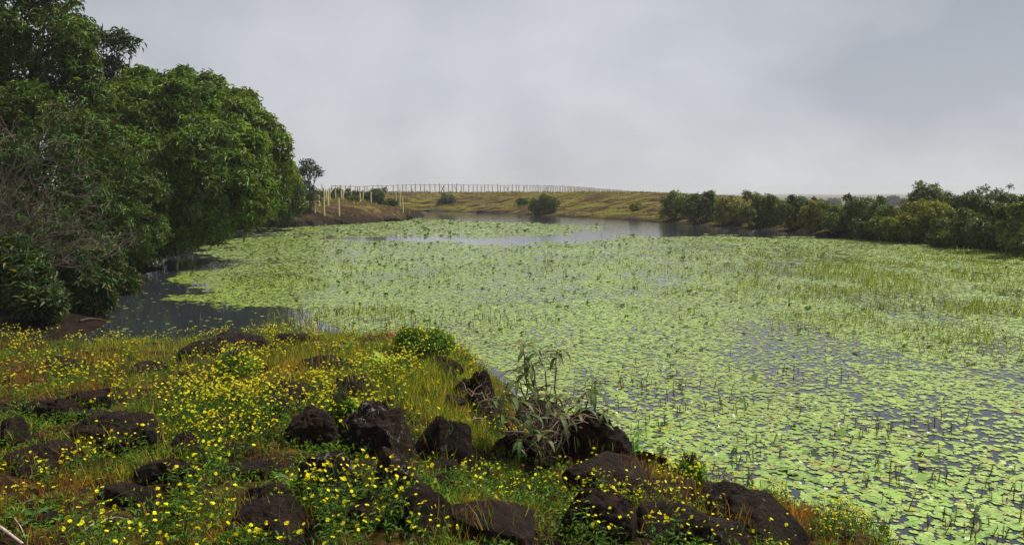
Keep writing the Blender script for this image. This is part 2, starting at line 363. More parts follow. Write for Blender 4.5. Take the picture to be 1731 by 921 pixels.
# ------------------------------------------------------------------ leaves and crowns
LEAF2 = (np.array([(0, 0, 0), (-.5, .42, .13), (0, 1, -.16), (.5, .42, .13)]), np.array([(0, 3, 2), (0, 2, 1)]))
LEAF6 = (np.array([(0, 0, 0), (-.42, .28, .10), (0, .3, .02), (.42, .28, .10), (-.40, .62, .02), (0, .66, -.10), (.40, .62, .02), (0, 1, -.34)]),
         np.array([(0, 2, 1), (0, 3, 2), (1, 2, 5), (1, 5, 4), (2, 3, 6), (2, 6, 5), (4, 5, 7), (5, 6, 7)]))
def rosettes(pos, out, k, ln, wd, droop, col, rng, spread=(50, 105), tmpl=LEAF2, jit=.25):
    m = len(pos); up = np.array([0, 0, 1.])
    a = unit(unit(out) * .7 + up * .45 + rng.normal(0, .35, (m, 3)))
    ref = unit(np.cross(a, rng.normal(0, 1, (m, 3)))); v = np.cross(a, ref)
    ph = rng.uniform(0, 2 * np.pi, (m, 1)) + np.arange(k)[None] * 2.4; th = np.radians(rng.uniform(*spread, (m, k)))
    d = (a[:, None] * np.cos(th)[..., None] + np.sin(th)[..., None] * (ref[:, None] * np.cos(ph)[..., None] + v[:, None] * np.sin(ph)[..., None]))
    d[..., 2] -= droop * rng.uniform(.5, 1.3, (m, k)); d = d.reshape(-1, 3)
    P = np.repeat(pos, k, 0) + unit(d) * .02 + rng.normal(0, ln * jit, (m * k, 3))
    R = frames(d, np.repeat(a, k, 0) + rng.normal(0, .25, (m * k, 3)))
    s = ln * rng.uniform(.65, 1.2, m * k); S = np.stack([s * wd, s, s], -1)
    return inst(tmpl[0], tmpl[1], P, R, S, np.repeat(col, k, 0) * rng.uniform(.8, 1.25, (m * k, 1)))
def lobe_points(lobes, n, rng, shell=.80, inner=.14, gap=.40):
    Ls = np.array(lobes, float); sz = np.median(Ls[:, 3]) * .55; n = int(n)
    add = []
    for q in Ls:                                                # boughs that stand out of the mass
        for _ in range(4):
            v = unit(rng.normal(0, 1, 3) + np.array([0, 0, .5])); f = rng.uniform(.20, .36); add.append([*(q[:3] + v * q[3:6] * rng.uniform(.85, 1.05)), *(q[3:6] * f)])
    Ls = np.concatenate([Ls, add]); wgt = (Ls[:, 3] * Ls[:, 5]) ** .95; m3 = n * 3; idx = rng.choice(len(Ls), m3, p=wgt / wgt.sum())
    d = unit(rng.normal(0, 1, (m3, 3))); d[:, 2] = np.where((d[:, 2] < -.25) & (rng.random(m3) < .55), -d[:, 2], d[:, 2])
    r = 1.06 - np.abs(rng.normal(0, .15, m3)); r = np.where(rng.random(m3) < inner, rng.uniform(.3, .85, m3), r)
    r = r * (.70 + .62 * fbm(d[:, 0] * 2.8 + idx * 5, d[:, 1] * 2.8, d[:, 2] * 2.8, seed=60, o=4))
    P = Ls[idx, :3] + d * Ls[idx, 3:6] * r[:, None]
    deep = (fbm(P[:, 0] / sz, P[:, 1] / sz, P[:, 2] / sz, seed=61, o=3) < gap) & (rng.random(len(P)) < .9)
    for q in range(len(Ls)):
        deep |= (q != idx) & ((((P - Ls[q, :3]) / (Ls[q, 3:6] * .72)) ** 2).sum(1) < 1) & (rng.random(len(P)) < .85)
    P, d = P[~deep][:n], d[~deep][:n]
    return P, d
def crown(name, lobes, n, k, ln, wd, droop, col, parent, rng, young=(.16, .17, .03), py=.12, spread=(50, 105), var=.62):
    P, d = lobe_points(lobes, n, rng)
    c = np.array(col)[None] * rng.uniform(1 - var, 1 + var, (len(P), 1)); y = rng.random(len(P)) < py; c[y] = np.array(young) * rng.uniform(.6, 1.1, (y.sum(), 1))
    c = c * (1 + rng.normal(0, .08, c.shape))
    V, F, C = rosettes(P, d, k, ln, wd, droop, np.clip(c, .004, .6), rng, spread)
    return tag(link(name, np_mesh(name, V, F, M_leaf, C), parent), kind='stuff')
def lobe_px(px, py, rpx, y, dep=.9):
    """A crown lobe that stands at distance y."""
    c = at_y(px, py, y); r = rpx * y / FPX
    return (c[0], c[1], c[2], r, r * dep, r)
def limbs(parent, base, lobes, r0, rng, col=(.075, .06, .048), fork=.45, name='trunk', twigs=6):
    """A tapered trunk with a limb into every lobe and small boughs at its end."""
    mb = MB(); Ls = np.array(lobes); mid = Ls[:, :3].mean(0); top = base + (mid - base) * fork
    mb.tube(curve(base - np.array([0, 0, .3]), top, 0, 7, r0 * .3, rng), np.linspace(r0 * 1.25, r0 * .75, 7), 9, col)
    for q in Ls:
        e = q[:3] + np.array([0, 0, q[5] * .2]); P = curve(top - (top - base) * rng.uniform(0, .3), e, .25, 7, r0 * .5, rng)
        mb.tube(P, np.linspace(r0 * .55, r0 * .13, 7), 6, col)
        for _ in range(twigs):
            t = P[rng.integers(3, 7)]; u = unit(rng.normal(0, 1, 3) + np.array([0, 0, .4])) * q[3:6] * rng.uniform(.6, .95)
            mb.tube(curve(t, e + u, .1, 5, r0 * .3, rng), np.linspace(r0 * .16, r0 * .03, 5), 4, col)
    return link(name, mb.mesh(name, M_bark, True), parent)
def tree(name, label, base, lobes, n, k, ln, wd, droop, col, r0, cat='tree', group=None, seed=1, twigs=6, **kw):
    rng = np.random.default_rng(seed); base = np.asarray(base, float)
    o = tag(link(name, None, None, base), label, cat, group)
    lo = [(q[0] - base[0], q[1] - base[1], q[2] - base[2], *q[3:]) for q in lobes]
    limbs(o, np.zeros(3), lo, r0, rng, twigs=twigs)
    crown('crown', lo, n, k, ln, wd, droop, col, o, rng, **kw)
    return o
G_broad = (.090, .160, .020)
# the big trees on the left shore
b = ground_at(288, 424); print('tree base', b)
tree('broadleaf_tree', 'large rounded green tree hanging low over the water on the left shore', b,
     [lobe_px(*q) for q in [(250, 235, 92, 37), (340, 215, 70, 37), (395, 215, 52, 38), (432, 255, 55, 38), (442, 310, 50, 38), (350, 300, 95, 35), (255, 320, 82, 34),
                            (300, 175, 50, 39), (395, 335, 58, 35), (330, 360, 48, 34), (300, 385, 38, 34), (365, 368, 34, 34.5), (245, 390, 45, 34), (415, 350, 34, 36), (200, 340, 70, 34), (200, 250, 75, 36), (230, 160, 40, 40), (400, 178, 28, 39), (170, 330, 60, 36)]],
     9000, 9, .31, .25, .5, G_broad, .26, seed=3, twigs=9, young=(.15, .20, .03), py=.22)
b = ground_at(40, 470)
tree('broadleaf_tree', 'tall dark green tree rising past the top edge of the photo', (at_y(20, 400, 31)[0], 31, 1.4),
     [lobe_px(*q) for q in [(20, 40, 80, 31), (95, 75, 60, 31), (-60, 80, 100, 31), (40, 130, 80, 31.5), (115, 130, 50, 31), (80, 20, 52, 32), (-20, -40, 90, 31), (135, 105, 28, 31), (-120, 0, 110, 32), (90, 175, 55, 31), (20, 195, 70, 31), (150, 165, 36, 31), (-50, 180, 80, 31)]],
     5000, 9, .26, .25, .5, (.070, .130, .016), .17, seed=4, twigs=10, young=(.12, .15, .03), py=.12)
b = ground_at(190, 440)
tree('slender_tree', 'thin airy tree with open top sticking up behind the rounded tree', (at_y(185, 330, 41)[0], 41, 1.6),
     [lobe_px(*q) for q in [(175, 78, 20, 41), (205, 78, 22, 41), (185, 112, 17, 41), (208, 125, 16, 41), (170, 128, 18, 41), (225, 70, 11, 41), (150, 150, 30, 41)]],
     230, 8, .34, .22, .5, (.036, .072, .024), .12, seed=5, twigs=5, young=(.10, .11, .03), py=.1)
b = ground_at(478, 376)
tree('broadleaf_tree', 'smaller drooping green tree at the right end of the left shore trees', (b[0] - 1, b[1] + 1, b[2]),
     [lobe_px(*q) for q in [(470, 300, 28, 60), (488, 322, 26, 60), (462, 335, 34, 59), (440, 345, 32, 58), (500, 345, 16, 60), (415, 340, 40, 58)]],
     1500, 8, .36, .25, .7, (.085, .155, .016), .17, seed=6, young=(.13, .16, .03), py=.2)
tree('dark_tree', 'dark leafy tree standing behind the leafless grey bush', (at_y(60, 400, 27)[0], 27, 1.2),
     [lobe_px(*q) for q in [(60, 240, 85, 28), (10, 330, 95, 27), (110, 330, 85, 27), (-80, 260, 110, 27), (155, 260, 70, 28), (170, 385, 70, 28), (60, 410, 80, 26), (-60, 400, 90, 26), (215, 330, 60, 29), (230, 400, 50, 29), (110, 410, 70, 27)]],
     5000, 9, .20, .27, .4, (.055, .105, .014), .13, seed=7, young=(.08, .07, .02), py=.12)
b = ground_at(527, 358)
tree('small_tree', 'small wispy dark tree leaning right behind the pale posts', b,
     [lobe_px(*q) for q in [(508, 300, 16, b[1]), (525, 290, 14, b[1]), (538, 293, 8, b[1]), (518, 280, 9, b[1]), (512, 325, 20, b[1]), (528, 335, 15, b[1]), (505, 345, 16, b[1])]],
     330, 7, .34, .3, .2, (.030, .050, .024), .12, seed=8, twigs=7, py=.05)

def ellipse_lobes(px, top, bot, w, y, rng, n=6):
    h = bot - top; out = [lobe_px(px, top + h * .52, min(w, h * 1.2) * .38, y)]
    for _ in range(n):
        a = rng.uniform(0, 2 * np.pi); q = rng.uniform(.45, .8); r = rng.uniform(.20, .32)
        out.append(lobe_px(px + math.cos(a) * w * .5 * q, top + h * .55 + math.sin(a) * h * .5 * q * .75, min(w, h) * r, y + rng.uniform(-.4, .4) * w * y / FPX))
    for _ in range(3): out.append(lobe_px(px + rng.uniform(-.4, .4) * w, top + h * rng.uniform(.02, .16), min(w, h) * rng.uniform(.07, .14), y + rng.uniform(-.3, .3) * w * y / FPX))
    for _ in range(2): out.append(lobe_px(px + rng.uniform(-.3, .3) * w, bot - h * .2, min(w, h) * .28, y))
    return out
def bush(name, label, px, top, bot, w, n, ln, col, cat='bush', group=None, y=None, seed=0, wd=.42, k=6, **kw):
    rng = np.random.default_rng(100 + seed)
    if y is None: b = ground_at(px, bot)
    else:
        b = at_y(px, bot, y); b[2] = float(H(b[:1], np.array([y]))[0])
    lo = ellipse_lobes(px, top, bot, w, b[1], rng)
    return tree(name, label, b, lo, n, k, ln, wd, .15, col, max(.03, .02 * w * b[1] / FPX), cat, group, 200 + seed, twigs=4, **kw)
DG, MG, LG = (.055, .092, .014), (.095, .140, .016), (.165, .185, .018)
row = 'bushes and small trees along the right shore'
for i, (px, top, bot, w, col, n, lab) in enumerate([
    (1143, 329, 377, 50, MG, 520, 'leftmost bush of the right shore row, at the foot of the hill'),
    (1183, 324, 381, 44, DG, 520, 'dark upright bush second from the left in the right shore row'),
    (1234, 336, 385, 70, LG, 640, 'low yellowish bush with a pale dead branch at its left side'),
    (1296, 331, 388, 72, MG, 760, 'broad flat topped bush just right of the low yellowish bush'),
    (1345, 338, 391, 58, DG, 560, 'dark bush in the middle of the right shore row'),
    (1381, 348, 395, 44, LG, 460, 'small light green bush in front of the dark middle bush'),
    (1418, 348, 397, 58, MG, 600, 'mid green bush left of the big dome shaped bush'),
    (1466, 337, 402, 84, DG, 1000, 'big dome shaped dark bush with an even round top'),
    (1502, 355, 404, 50, MG, 520, 'bush in the dip below the distant blue grey trees'),
    (1533, 366, 408, 54, LG, 640, 'light yellow green bush reaching down to the lily pads'),
    (1568, 342, 404, 66, LG, 700, 'sunlit bush below the spiky topped tree'),
    (1600, 376, 414, 62, DG, 560, 'dark low bush in the gap right of the yellow green bush'),
    (1640, 362, 418, 96, MG, 1100, 'wide rounded bush bulging toward the water near the right edge'),
    (1697, 352, 422, 84, DG, 1100, 'last dark bush cut by the right edge of the photo'),
    (1765, 350, 432, 100, MG, 900, 'bush just beyond the right edge of the row')]):
    bush('shore_bush', lab, px, top - (1 if px < 1330 else 3), bot - (6 if px < 1470 else 0), w * (1.2 if px < 1330 else 1.42), int(n * 1.7), .27 if px < 1300 else .20, col, 'bush', row, seed=i)
for i, (px, top, bot, w, dy, n, lab) in enumerate([
    (1572, 317, 392, 74, 9, 1000, 'tall spiky topped dark tree in the right shore row'),
    (1650, 320, 395, 40, 9, 520, 'narrow dark tree with a pointed tip beside the see through crown'),
    (1620, 338, 395, 60, 10, 620, 'dark sloping tree between the two tallest trees'),
    (1690, 322, 372, 40, 12, 130, 'tree with a thin see through crown near the right edge'),
    (1722, 338, 400, 60, 9, 700, 'dark tree behind the last bush at the right edge')]):
    b = ground_at(px, 412)
    bush('shore_tree', lab, px, top - 4, bot, w * 1.3, int(n * 1.4), .22, DG, 'tree', row, y=b[1] + dy, seed=30 + i)
for i, (px, top, bot, w, col, n, ln, lab) in enumerate([
    (926, 330, 360, 27, DG, 380, .36, 'dark round bush on the hillside just above the water'),
    (908, 338, 361, 26, MG, 220, .36, 'green bush touching the left side of the dark hillside bush'),
    (884, 337, 347, 20, (.075, .14, .02), 130, .4, 'small bright green bush alone on the hillside'),
    (755, 329, 346, 32, DG, 220, .4, 'dark low bush on the hill under the leaning fence posts'),
    (1075, 345, 357, 20, LG, 110, .36, 'light green bush low on the right part of the hillside'),
    (1140, 325, 338, 22, DG, 130, .36, 'small dark bush breaking the hill skyline left of the shore row')]):
    bush('hillside_bush', lab, px, top, bot, w, n, ln, col, 'bush', 'bushes on the hill across the lake', seed=50 + i)
for i, (px, top, bot, w, y, col, n, lab) in enumerate([
    (636, 317, 344, 38, 104, DG, 420, 'dark leafy bush behind the row of pale posts on the spit'),
    (598, 329, 341, 22, 100, MG, 160, 'small green bush left of the dark bush on the spit'),
    (660, 334, 347, 30, 103, MG, 200, 'low bush right of the dark bush on the spit'),
    (570, 316, 336, 60, 118, DG, 420, 'dark hedge like bush behind the pale posts near the left trees'),
    (606, 320, 336, 40, 120, (.035, .04, .018), 260, 'brownish bush far behind the pale posts')]):
    bush('spit_bush', lab, px, top + 4, bot, w, n, .30, col, 'bush', 'bushes on the spit', y=y, seed=60 + i)
for i, (px, top, bot, w, n, lab) in enumerate([
    (25, 410, 520, 130, 900, 'dark leafy shrub on the mud bank at the left edge'),
    (105, 425, 510, 100, 700, 'dark shrub under the low twigs of the leafless bush'),
    (165, 415, 490, 90, 600, 'green shrub on the bank left of the tree roots'),
    (222, 405, 455, 80, 520, 'low shrub in the shade beside the leaning trunk'),
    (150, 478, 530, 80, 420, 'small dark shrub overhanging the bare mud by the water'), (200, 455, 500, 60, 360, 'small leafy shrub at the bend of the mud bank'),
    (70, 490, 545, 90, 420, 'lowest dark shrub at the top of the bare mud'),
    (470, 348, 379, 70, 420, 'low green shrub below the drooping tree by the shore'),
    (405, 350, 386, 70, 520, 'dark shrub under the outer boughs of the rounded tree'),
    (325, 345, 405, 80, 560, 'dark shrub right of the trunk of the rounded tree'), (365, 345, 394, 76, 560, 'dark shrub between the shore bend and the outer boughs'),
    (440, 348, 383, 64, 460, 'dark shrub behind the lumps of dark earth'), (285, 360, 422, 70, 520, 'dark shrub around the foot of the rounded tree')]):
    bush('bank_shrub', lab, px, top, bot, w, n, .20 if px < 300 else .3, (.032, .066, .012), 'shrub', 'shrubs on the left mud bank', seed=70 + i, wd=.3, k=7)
for i, (px, top, w, lab) in enumerate([
    (1387, 339, 22, 'far small blue grey tree above the right shore bushes'), (1411, 337, 24, 'far rounded tree right of the smallest far tree'),
    (1508, 332, 24, 'tallest far blue grey tree beyond the dip in the row'), (1527, 337, 34, 'low far tree right of the tallest far tree'),
    (1488, 340, 26, 'far tree half hidden by the dome shaped bush')]):
    bush('distant_tree', lab, px, top, 347, w, 300, 1.0, (.04, .055, .04), 'tree', 'distant trees beyond the right shore', y=420, seed=90 + i, wd=.6)

# ------------------------------------------------------------------ leafless bush on the left
def bare_bush():
    rng = np.random.default_rng(5); b = ground_at(5, 500); b = np.array([b[0] - 1.2, b[1], b[2]]); y0 = b[1]
    o = tag(link('leafless_bush', None, None, b), 'leafless pale grey bush of tangled twigs on the left bank', 'bush')
    def twig(mb, p, d, r, ln, dep):
        P = [np.asarray(p, float)]; dd = unit(d)
        for _ in range(5):
            dd = unit(dd + rng.normal(0, .20, 3) + np.array([0, 0, .03])); P.append(P[-1] + dd * ln / 5)
        g = rng.uniform(.75, 1.3)
        mb.tube(P, np.linspace(r, r * .45, 6), 4 if r > .012 else 3, np.array([.135, .105, .082]) * g)
        if dep > 0:
            for _ in range(rng.integers(2, 5)):
                q = P[rng.integers(1, 6)]; a = unit(dd * .9 + rng.normal(0, .62, 3)); twig(mb, q, a, r * .55, ln * rng.uniform(.5, .8), dep - 1)
    for (px, py, dy) in [(55, 240, 0), (105, 195, .6), (5, 210, 0), (150, 290, .4), (185, 345, 0), (150, 425, -.6), (110, 450, -.8), (-70, 250, 0), (40, 330, -.6), (110, 375, -.5), (190, 400, .3), (60, 420, -.7), (0, 360, -.5), (-60, 380, -.6), (225, 380, .2), (170, 250, .6), (60, 190, .6), (215, 430, 0), (80, 300, -.4), (140, 345, -.4)]:
        e = at_y(px, py, y0 + dy) - b; mb = MB()
        P = curve((0, 0, 0), e * .8, .12, 8, .07, rng); mb.tube(P, np.linspace(.045, .016, 8), 6, (.13, .10, .08))
        for q in (2, 3, 4, 5, 6, 7, 7):
            twig(mb, P[q], unit(e) + rng.normal(0, .55, 3), .010, rng.uniform(.6, 1.15), 2)
        link('branch', mb.mesh('branch', M_twig), o)
    P = []; 
    for (px, py) in [(150, 445), (165, 400), (120, 350), (60, 400), (90, 300), (30, 260), (110, 430)]:
        c = at_y(px, py, y0 - .3) - b; P.append(c + rng.normal(0, .22, (22, 3)))
    P = np.concatenate(P); c = np.array([.05, .10, .03]) * rng.uniform(.6, 1.5, (len(P), 1))
    V, F, C = rosettes(P, rng.normal(0, 1, P.shape), 4, .09, .45, .2, c, rng)
    tag(link('foliage', np_mesh('foliage', V, F, M_thin, C), o), kind='stuff')
bare_bush()

# ------------------------------------------------------------------ fence on the hill and posts on the spit
def post_mesh(h, r, col, lean=0, rng=RNG, name='fence_post'):
    mb = MB(); P = curve((0, 0, -.3), (lean, 0, h), 0, 5, .012, rng); c = np.array(col) * rng.uniform(.85, 1.12)
    mb.tube(P, np.array([1.1, 1.06, 1, .97, .93]) * r, 8, c)
    t = P[-1]; th = np.linspace(0, 2 * np.pi, 8, endpoint=False)
    V = np.concatenate([[t + (0, 0, .015)], t + .93 * r * np.stack([np.cos(th), np.sin(th), 0 * th], -1)]); mb.add(V, np.array([[0, 1 + q, 1 + (q + 1) % 8] for q in range(8)]), c * .8)
    return mb.mesh(name, M_post)
def hill_fence():
    rng = np.random.default_rng(9)
    line = [(560, 143), (620, 150), (700, 158), (800, 168), (900, 180), (960, 200), (1010, 232), (1050, 262), (1085, 290), (1120, 320)]
    W = np.array([[at_y(px, 325, y)[0], y] for px, y in line]); seg = np.hypot(*np.diff(W, axis=0).T); cum = np.concatenate([[0], np.cumsum(seg)])
    pos = np.arange(0, cum[-1], 1.12); pos = pos + rng.uniform(-.25, .25, len(pos)); X = np.interp(pos, cum, W[:, 0]); Y = np.interp(pos, cum, W[:, 1]); Z = H(X, Y, False)
    d = np.hypot(X, Y); Z = Z - .1
    o = tag(link('hill_fence', None, None, (X[0], Y[0], Z[0])), 'long brown post and wire fence along the hill skyline', 'fence')
    o0 = np.array([X[0], Y[0], Z[0]]); kinds = [post_mesh(1.85, .075, (.34, .24, .12), l, rng) for l in (-.08, 0, .03, .1)]
    tops = []
    for i in range(len(X)):
        p = np.array([X[i], Y[i], Z[i]]) - o0; h = rng.uniform(.95, 1.06)
        link('post', kinds[rng.integers(0, 4)], o, p, rng.uniform(0, 6), (1, 1, h * rng.choice([.9, 1, 1.04]))); tops.append(p + np.array([0, 0, 1.72]))
    tops = np.array(tops)
    bm_ = MB(); bm_.tube([(0, 0, 0), (.75, 0, 1.5)], .07, 6, (.30, .21, .11)); brace = bm_.mesh('brace', M_post)
    for px in (563, 640, 752, 760, 779, 868, 876, 925):
        i = int(np.argmin(abs(865.5 + FPX * X / Y - px))); link('brace', brace, o, tops[i] - np.array([rng.choice([.7, -.7]), .1, 1.7]), rng.choice([0, math.pi]))
    for j, hh in enumerate((0, -.55, -1.1)):
        mb = MB(); mb.tube(tops + np.array([0, -.07, hh]), .04 if j == 0 else .016, 4, (.26, .19, .11)); link('wire', mb.mesh('wire', M_post), o)
hill_fence()
spit = [(532, 329, 358, 'post at the left end of the spit, half hidden by the drooping tree'), (539.5, 321, 349, 'pale post just left of the tall front post'),
        (548, 318, 364, 'tallest pale post, standing close to the eroded shore'), (551.5, 320.5, 340, 'short far post right behind the tallest pale post'),
        (555, 320.5, 348, 'pale post just right of the tallest post'), (557.5, 318, 339, 'far thin post in the dense cluster right of the tallest post'),
        (545, 312, 330, 'brown post farthest back beside the wispy tree'), (573, 333.5, 365, 'pale post standing alone nearest the water, above the lily pads'),
        (567.6, 320.5, 338.5, 'white footed post left of the close pair'), (575, 314, 337, 'taller post of the close pair'), (577.5, 322, 338, 'shorter post of the close pair'),
        (580.5, 320, 338, 'thin post right beside the close pair'), (594, 322, 337, 'short post on top of the spit left of the small green bush'),
        (590, 315, 327, 'distant post seen over the spit top'), (605, 315, 329, 'distant brown post left of the dark spit bush'),
        (609, 326, 341, 'pale post at the left foot of the dark spit bush'), (612.5, 322, 340, 'slightly leaning post touching the dark spit bush'),
        (627, 325, 343.6, 'pale post in front of the dark spit bush'), (649, 326.5, 345.5, 'pale post right of the dark spit bush'),
        (669.5, 326, 349.7, 'left post of the last three toward the spit tip'), (676, 320.5, 349.7, 'middle and tallest post of the last three toward the tip'),
        (681.3, 331, 358, 'rightmost post, nearest the tip of the spit')]
for i, (px, t, bt, lab) in enumerate(spit):
    b = ground_at(px, bt); h = (bt - t) * b[1] / FPX
    if b[1] > 170: continue
    far = 'brown' in lab or 'distant' in lab
    tag(link('wooden_post', post_mesh(h, .09 * (.8 if far else 1), (.20, .14, .08) if far else (.66, .60, .28), random.uniform(-.05, .05) + (.18 if 'leaning' in lab else 0), name='wooden_post'), None, b), lab, 'post', 'pale posts standing on the spit')
rng = np.random.default_rng(77)
for i, px in enumerate([629, 640, 652, 664, 690, 697, 703, 712, 722, 731, 745]):
    b = ground_at(px, 330 + .7 * (i % 3) + 2); b = at_y(px, 333, 146 + (i % 3) * 2); b[2] = float(H(b[:1], b[1:2])[0])
    tag(link('low_post', post_mesh(1.5, .06, (.32, .25, .15), rng.uniform(-.08, .08), name='low_post'), None, b), 'short brown post in the low row in front of the hill fence', 'post', 'low posts in front of the hill fence')

# ------------------------------------------------------------------ rocks
ICO = {}
def ico(s):
    if s not in ICO:
        bm = bmesh.new(); bmesh.ops.create_icosphere(bm, subdivisions=s, radius=1)
        ICO[s] = (np.array([v.co[:] for v in bm.verts]), np.array([[v.index for v in f.verts] for f in bm.faces])); bm.free()
    return ICO[s]
ROCKS = []
def rock_mesh(w, d, h, seed, sub=5, m=None, name='boulder'):
    V, F = ico(sub); rng = np.random.default_rng(seed); o = rng.uniform(0, 50, 3)
    n1 = fbm(V[:, 0] * 1.1 + o[0], V[:, 1] * 1.1 + o[1], V[:, 2] * 1.1 + o[2], seed=70, o=3) - .5
    n2 = 1 - abs(fbm(V[:, 0] * 2.6 + o[1], V[:, 1] * 2.6 + o[2], V[:, 2] * 2.6 + o[0], seed=71, o=4) - .5) * 4
    n3 = fbm(V[:, 0] * 8 + o[1], V[:, 1] * 8 + o[2], V[:, 2] * 8 + o[0], seed=72, o=3) - .5
    n4 = fbm(V[:, 0] * 19 + o[2], V[:, 1] * 19 + o[0], V[:, 2] * 19 + o[1], seed=73, o=2) - .5
    r = 1 + .82 * n1 + .15 * (n2 - .5) + .10 * n3 + .05 * n4
    P = V * r[:, None]; P[:, 2] = np.where(P[:, 2] < 0, P[:, 2] * .6, P[:, 2])
    for _ in range(9):                                                     # a few broken faces
        a = unit(rng.normal(0, 1, 3) * np.array([1, 1, .5])); q = rng.uniform(.55, .85); e = P @ a - q; P = P - np.where(e > 0, e * .85, 0)[:, None] * a
    P = P * np.array([w * .5, d * .5, h])
    return np_mesh(name, P, F, m or M_rock, None, True)
def put_rock(px, py, wpx, hpx, lab, lich=False, sub=5, cat='rock', group='dark rocks of the near bank', name='boulder', fl=1.0):
    b = ground_at(px, py + hpx * .5); dist = b[1]; w = wpx * dist / FPX * (1.42 if b[1] < 22 else 1.0); d = w * random.uniform(.7, .95); h = max(.26 * w if b[1] < 22 else .05, (hpx * dist / FPX * 1.15 - d * (.16 if b[1] < 22 else .03))) * fl * (.95 if b[1] < 22 else 1); sub = 6 if (b[1] < 10 and w > .42) else sub
    o = tag(link(name, rock_mesh(w, d, h, int(px * 7 + py), sub, M_lichen if lich else M_rock, name), None, (b[0], b[1] + d * .36, b[2] - h * .06), random.uniform(-.3, .3)), lab, cat, group)
    ROCKS.append((b[0], b[1] + d * .36, w * .5, d * .5, h, b[2])); return o
for q in [(388, 580, 92, 44, 'rounded boulder on the far edge of the bank, larger of two'), (487, 569, 58, 34, 'dark boulder on the far edge of the bank left of the pale flower spike'),
          (332, 592, 80, 26, 'low flat rock left of the larger edge boulder'), (186, 730, 138, 66, 'broad flat dark rock on the left with flowers in front'),
          (84, 692, 62, 48, 'rock left of the pale ring shaped scrap'), (142, 668, 60, 40, 'rock with a pale ring shaped scrap lying beside it'),
          (16, 732, 66, 50, 'dark rock cut by the left edge of the photo'), (62, 774, 96, 42, 'smooth low rock near the left edge below the green cover'),
          (308, 754, 58, 42, 'small round rock in the flowers right of the broad flat rock'), (266, 792, 98, 48, 'domed rock left of centre with flowers on its right side'),
          (198, 836, 76, 44, 'flat grey topped rock among flowers at lower left'), (238, 856, 80, 34, 'low rock touching the flat grey topped rock'),
          (416, 792, 84, 36, 'low rock left of the pale spotted rock'), (450, 834, 66, 46, 'small mound shaped rock below the low rock left of centre'),
          (337, 662, 46, 28, 'small rock left of the dense yellow flower streak'), (96, 614, 56, 24, 'half buried rock in the orange grass at far left'),
          (246, 618, 50, 26, 'half buried rock in grass near the middle of the far edge'), (462, 656, 108, 46, 'broad dark slab in the middle of the dry grass'),
          (535, 621, 76, 26, 'flat rock between dry grass tufts right of the slab'), (590, 655, 74, 52, 'dark rock above the lichen spotted boulder'),
          (524, 720, 78, 68, 'pointed rock just left of the large lichen spotted boulder'), (748, 611, 46, 32, 'rock in the shadow under the flowering bush'),
          (765, 752, 66, 92, 'steep dark rock at the right foot of the grassy mound'), (808, 652, 66, 76, 'upright rock at the right end of the grassy mound'),
          (612, 872, 74, 46, 'low rounded rock left of the bottom centre dome'), (704, 862, 86, 74, 'dome shaped rock near the bottom centre'),
          (440, 908, 140, 30, 'flat slab at the bottom edge left of centre'), (826, 900, 165, 48, 'long flat dark slab at the bottom centre'),
          (915, 702, 86, 56, 'rock behind the stems of the drooping shrub'), (1000, 738, 92, 92, 'large brown rock at the waterline right of the drooping shrub'),
          (872, 752, 66, 52, 'rock in the shade under the drooping shrub'), (1100, 775, 66, 46, 'rock at the waterline behind the green sapling'),
          (1045, 812, 150, 66, 'wide rock below the large waterline rock'), (1010, 868, 125, 90, 'rough dark outcrop right of the bottom slab'),
          (1132, 884, 120, 70, 'rock with yellow flowers growing before it at lower right'), (1125, 838, 120, 50, 'rock hidden in reddish grass at lower right'),
          (1226, 848, 100, 60, 'rock beside the water left of the red grass tuft'), (1304, 890, 160, 66, 'low rock capped by red brown grass at the waterline'),
          (1215, 905, 130, 56, 'dark rock at the bottom edge beneath the red grass')]:
    put_rock(*q)
for q in [(628, 728, 128, 104, 'largest boulder in the foreground, spotted with grey lichen'), (550, 806, 90, 86, 'boulder with one bright white lichen patch'),
          (668, 800, 84, 84, 'lichen streaked rock leaning on the largest boulder'), (734, 735, 78, 90, 'rock below the golden grass with faint lichen')]:
    put_rock(*q, lich=True)
rg_ = random.Random(12)
for i in range(34):
    put_rock(rg_.uniform(10, 1080), rg_.uniform(610, 905), rg_.uniform(26, 62), rg_.uniform(14, 30), 'small half buried dark stone among the grass and flowers of the near bank', sub=4, group='half buried stones of the near bank', name='stone')
for q in [(498, 375, 34, 18, 'eroded dark earth lump at the shore below the drooping tree'), (530, 375, 40, 16, 'wide dark earth lump at the shore left of the lone post'), (573, 373, 34, 9, 'low dark lump right at the foot of the lone post'),
          (655, 371, 50, 9, 'long low earth ledge under the spit'), (695, 366, 26, 9, 'dark undercut lump at the very tip of the spit'), (820, 356, 30, 4, 'dark stone ledge at the foot of the hill'), (735, 355, 46, 4, 'long dark ledge at the left foot of the hill')]:
    put_rock(*q, sub=4, group='dark lumps along the far shore', name='earth_lump', fl=.8)

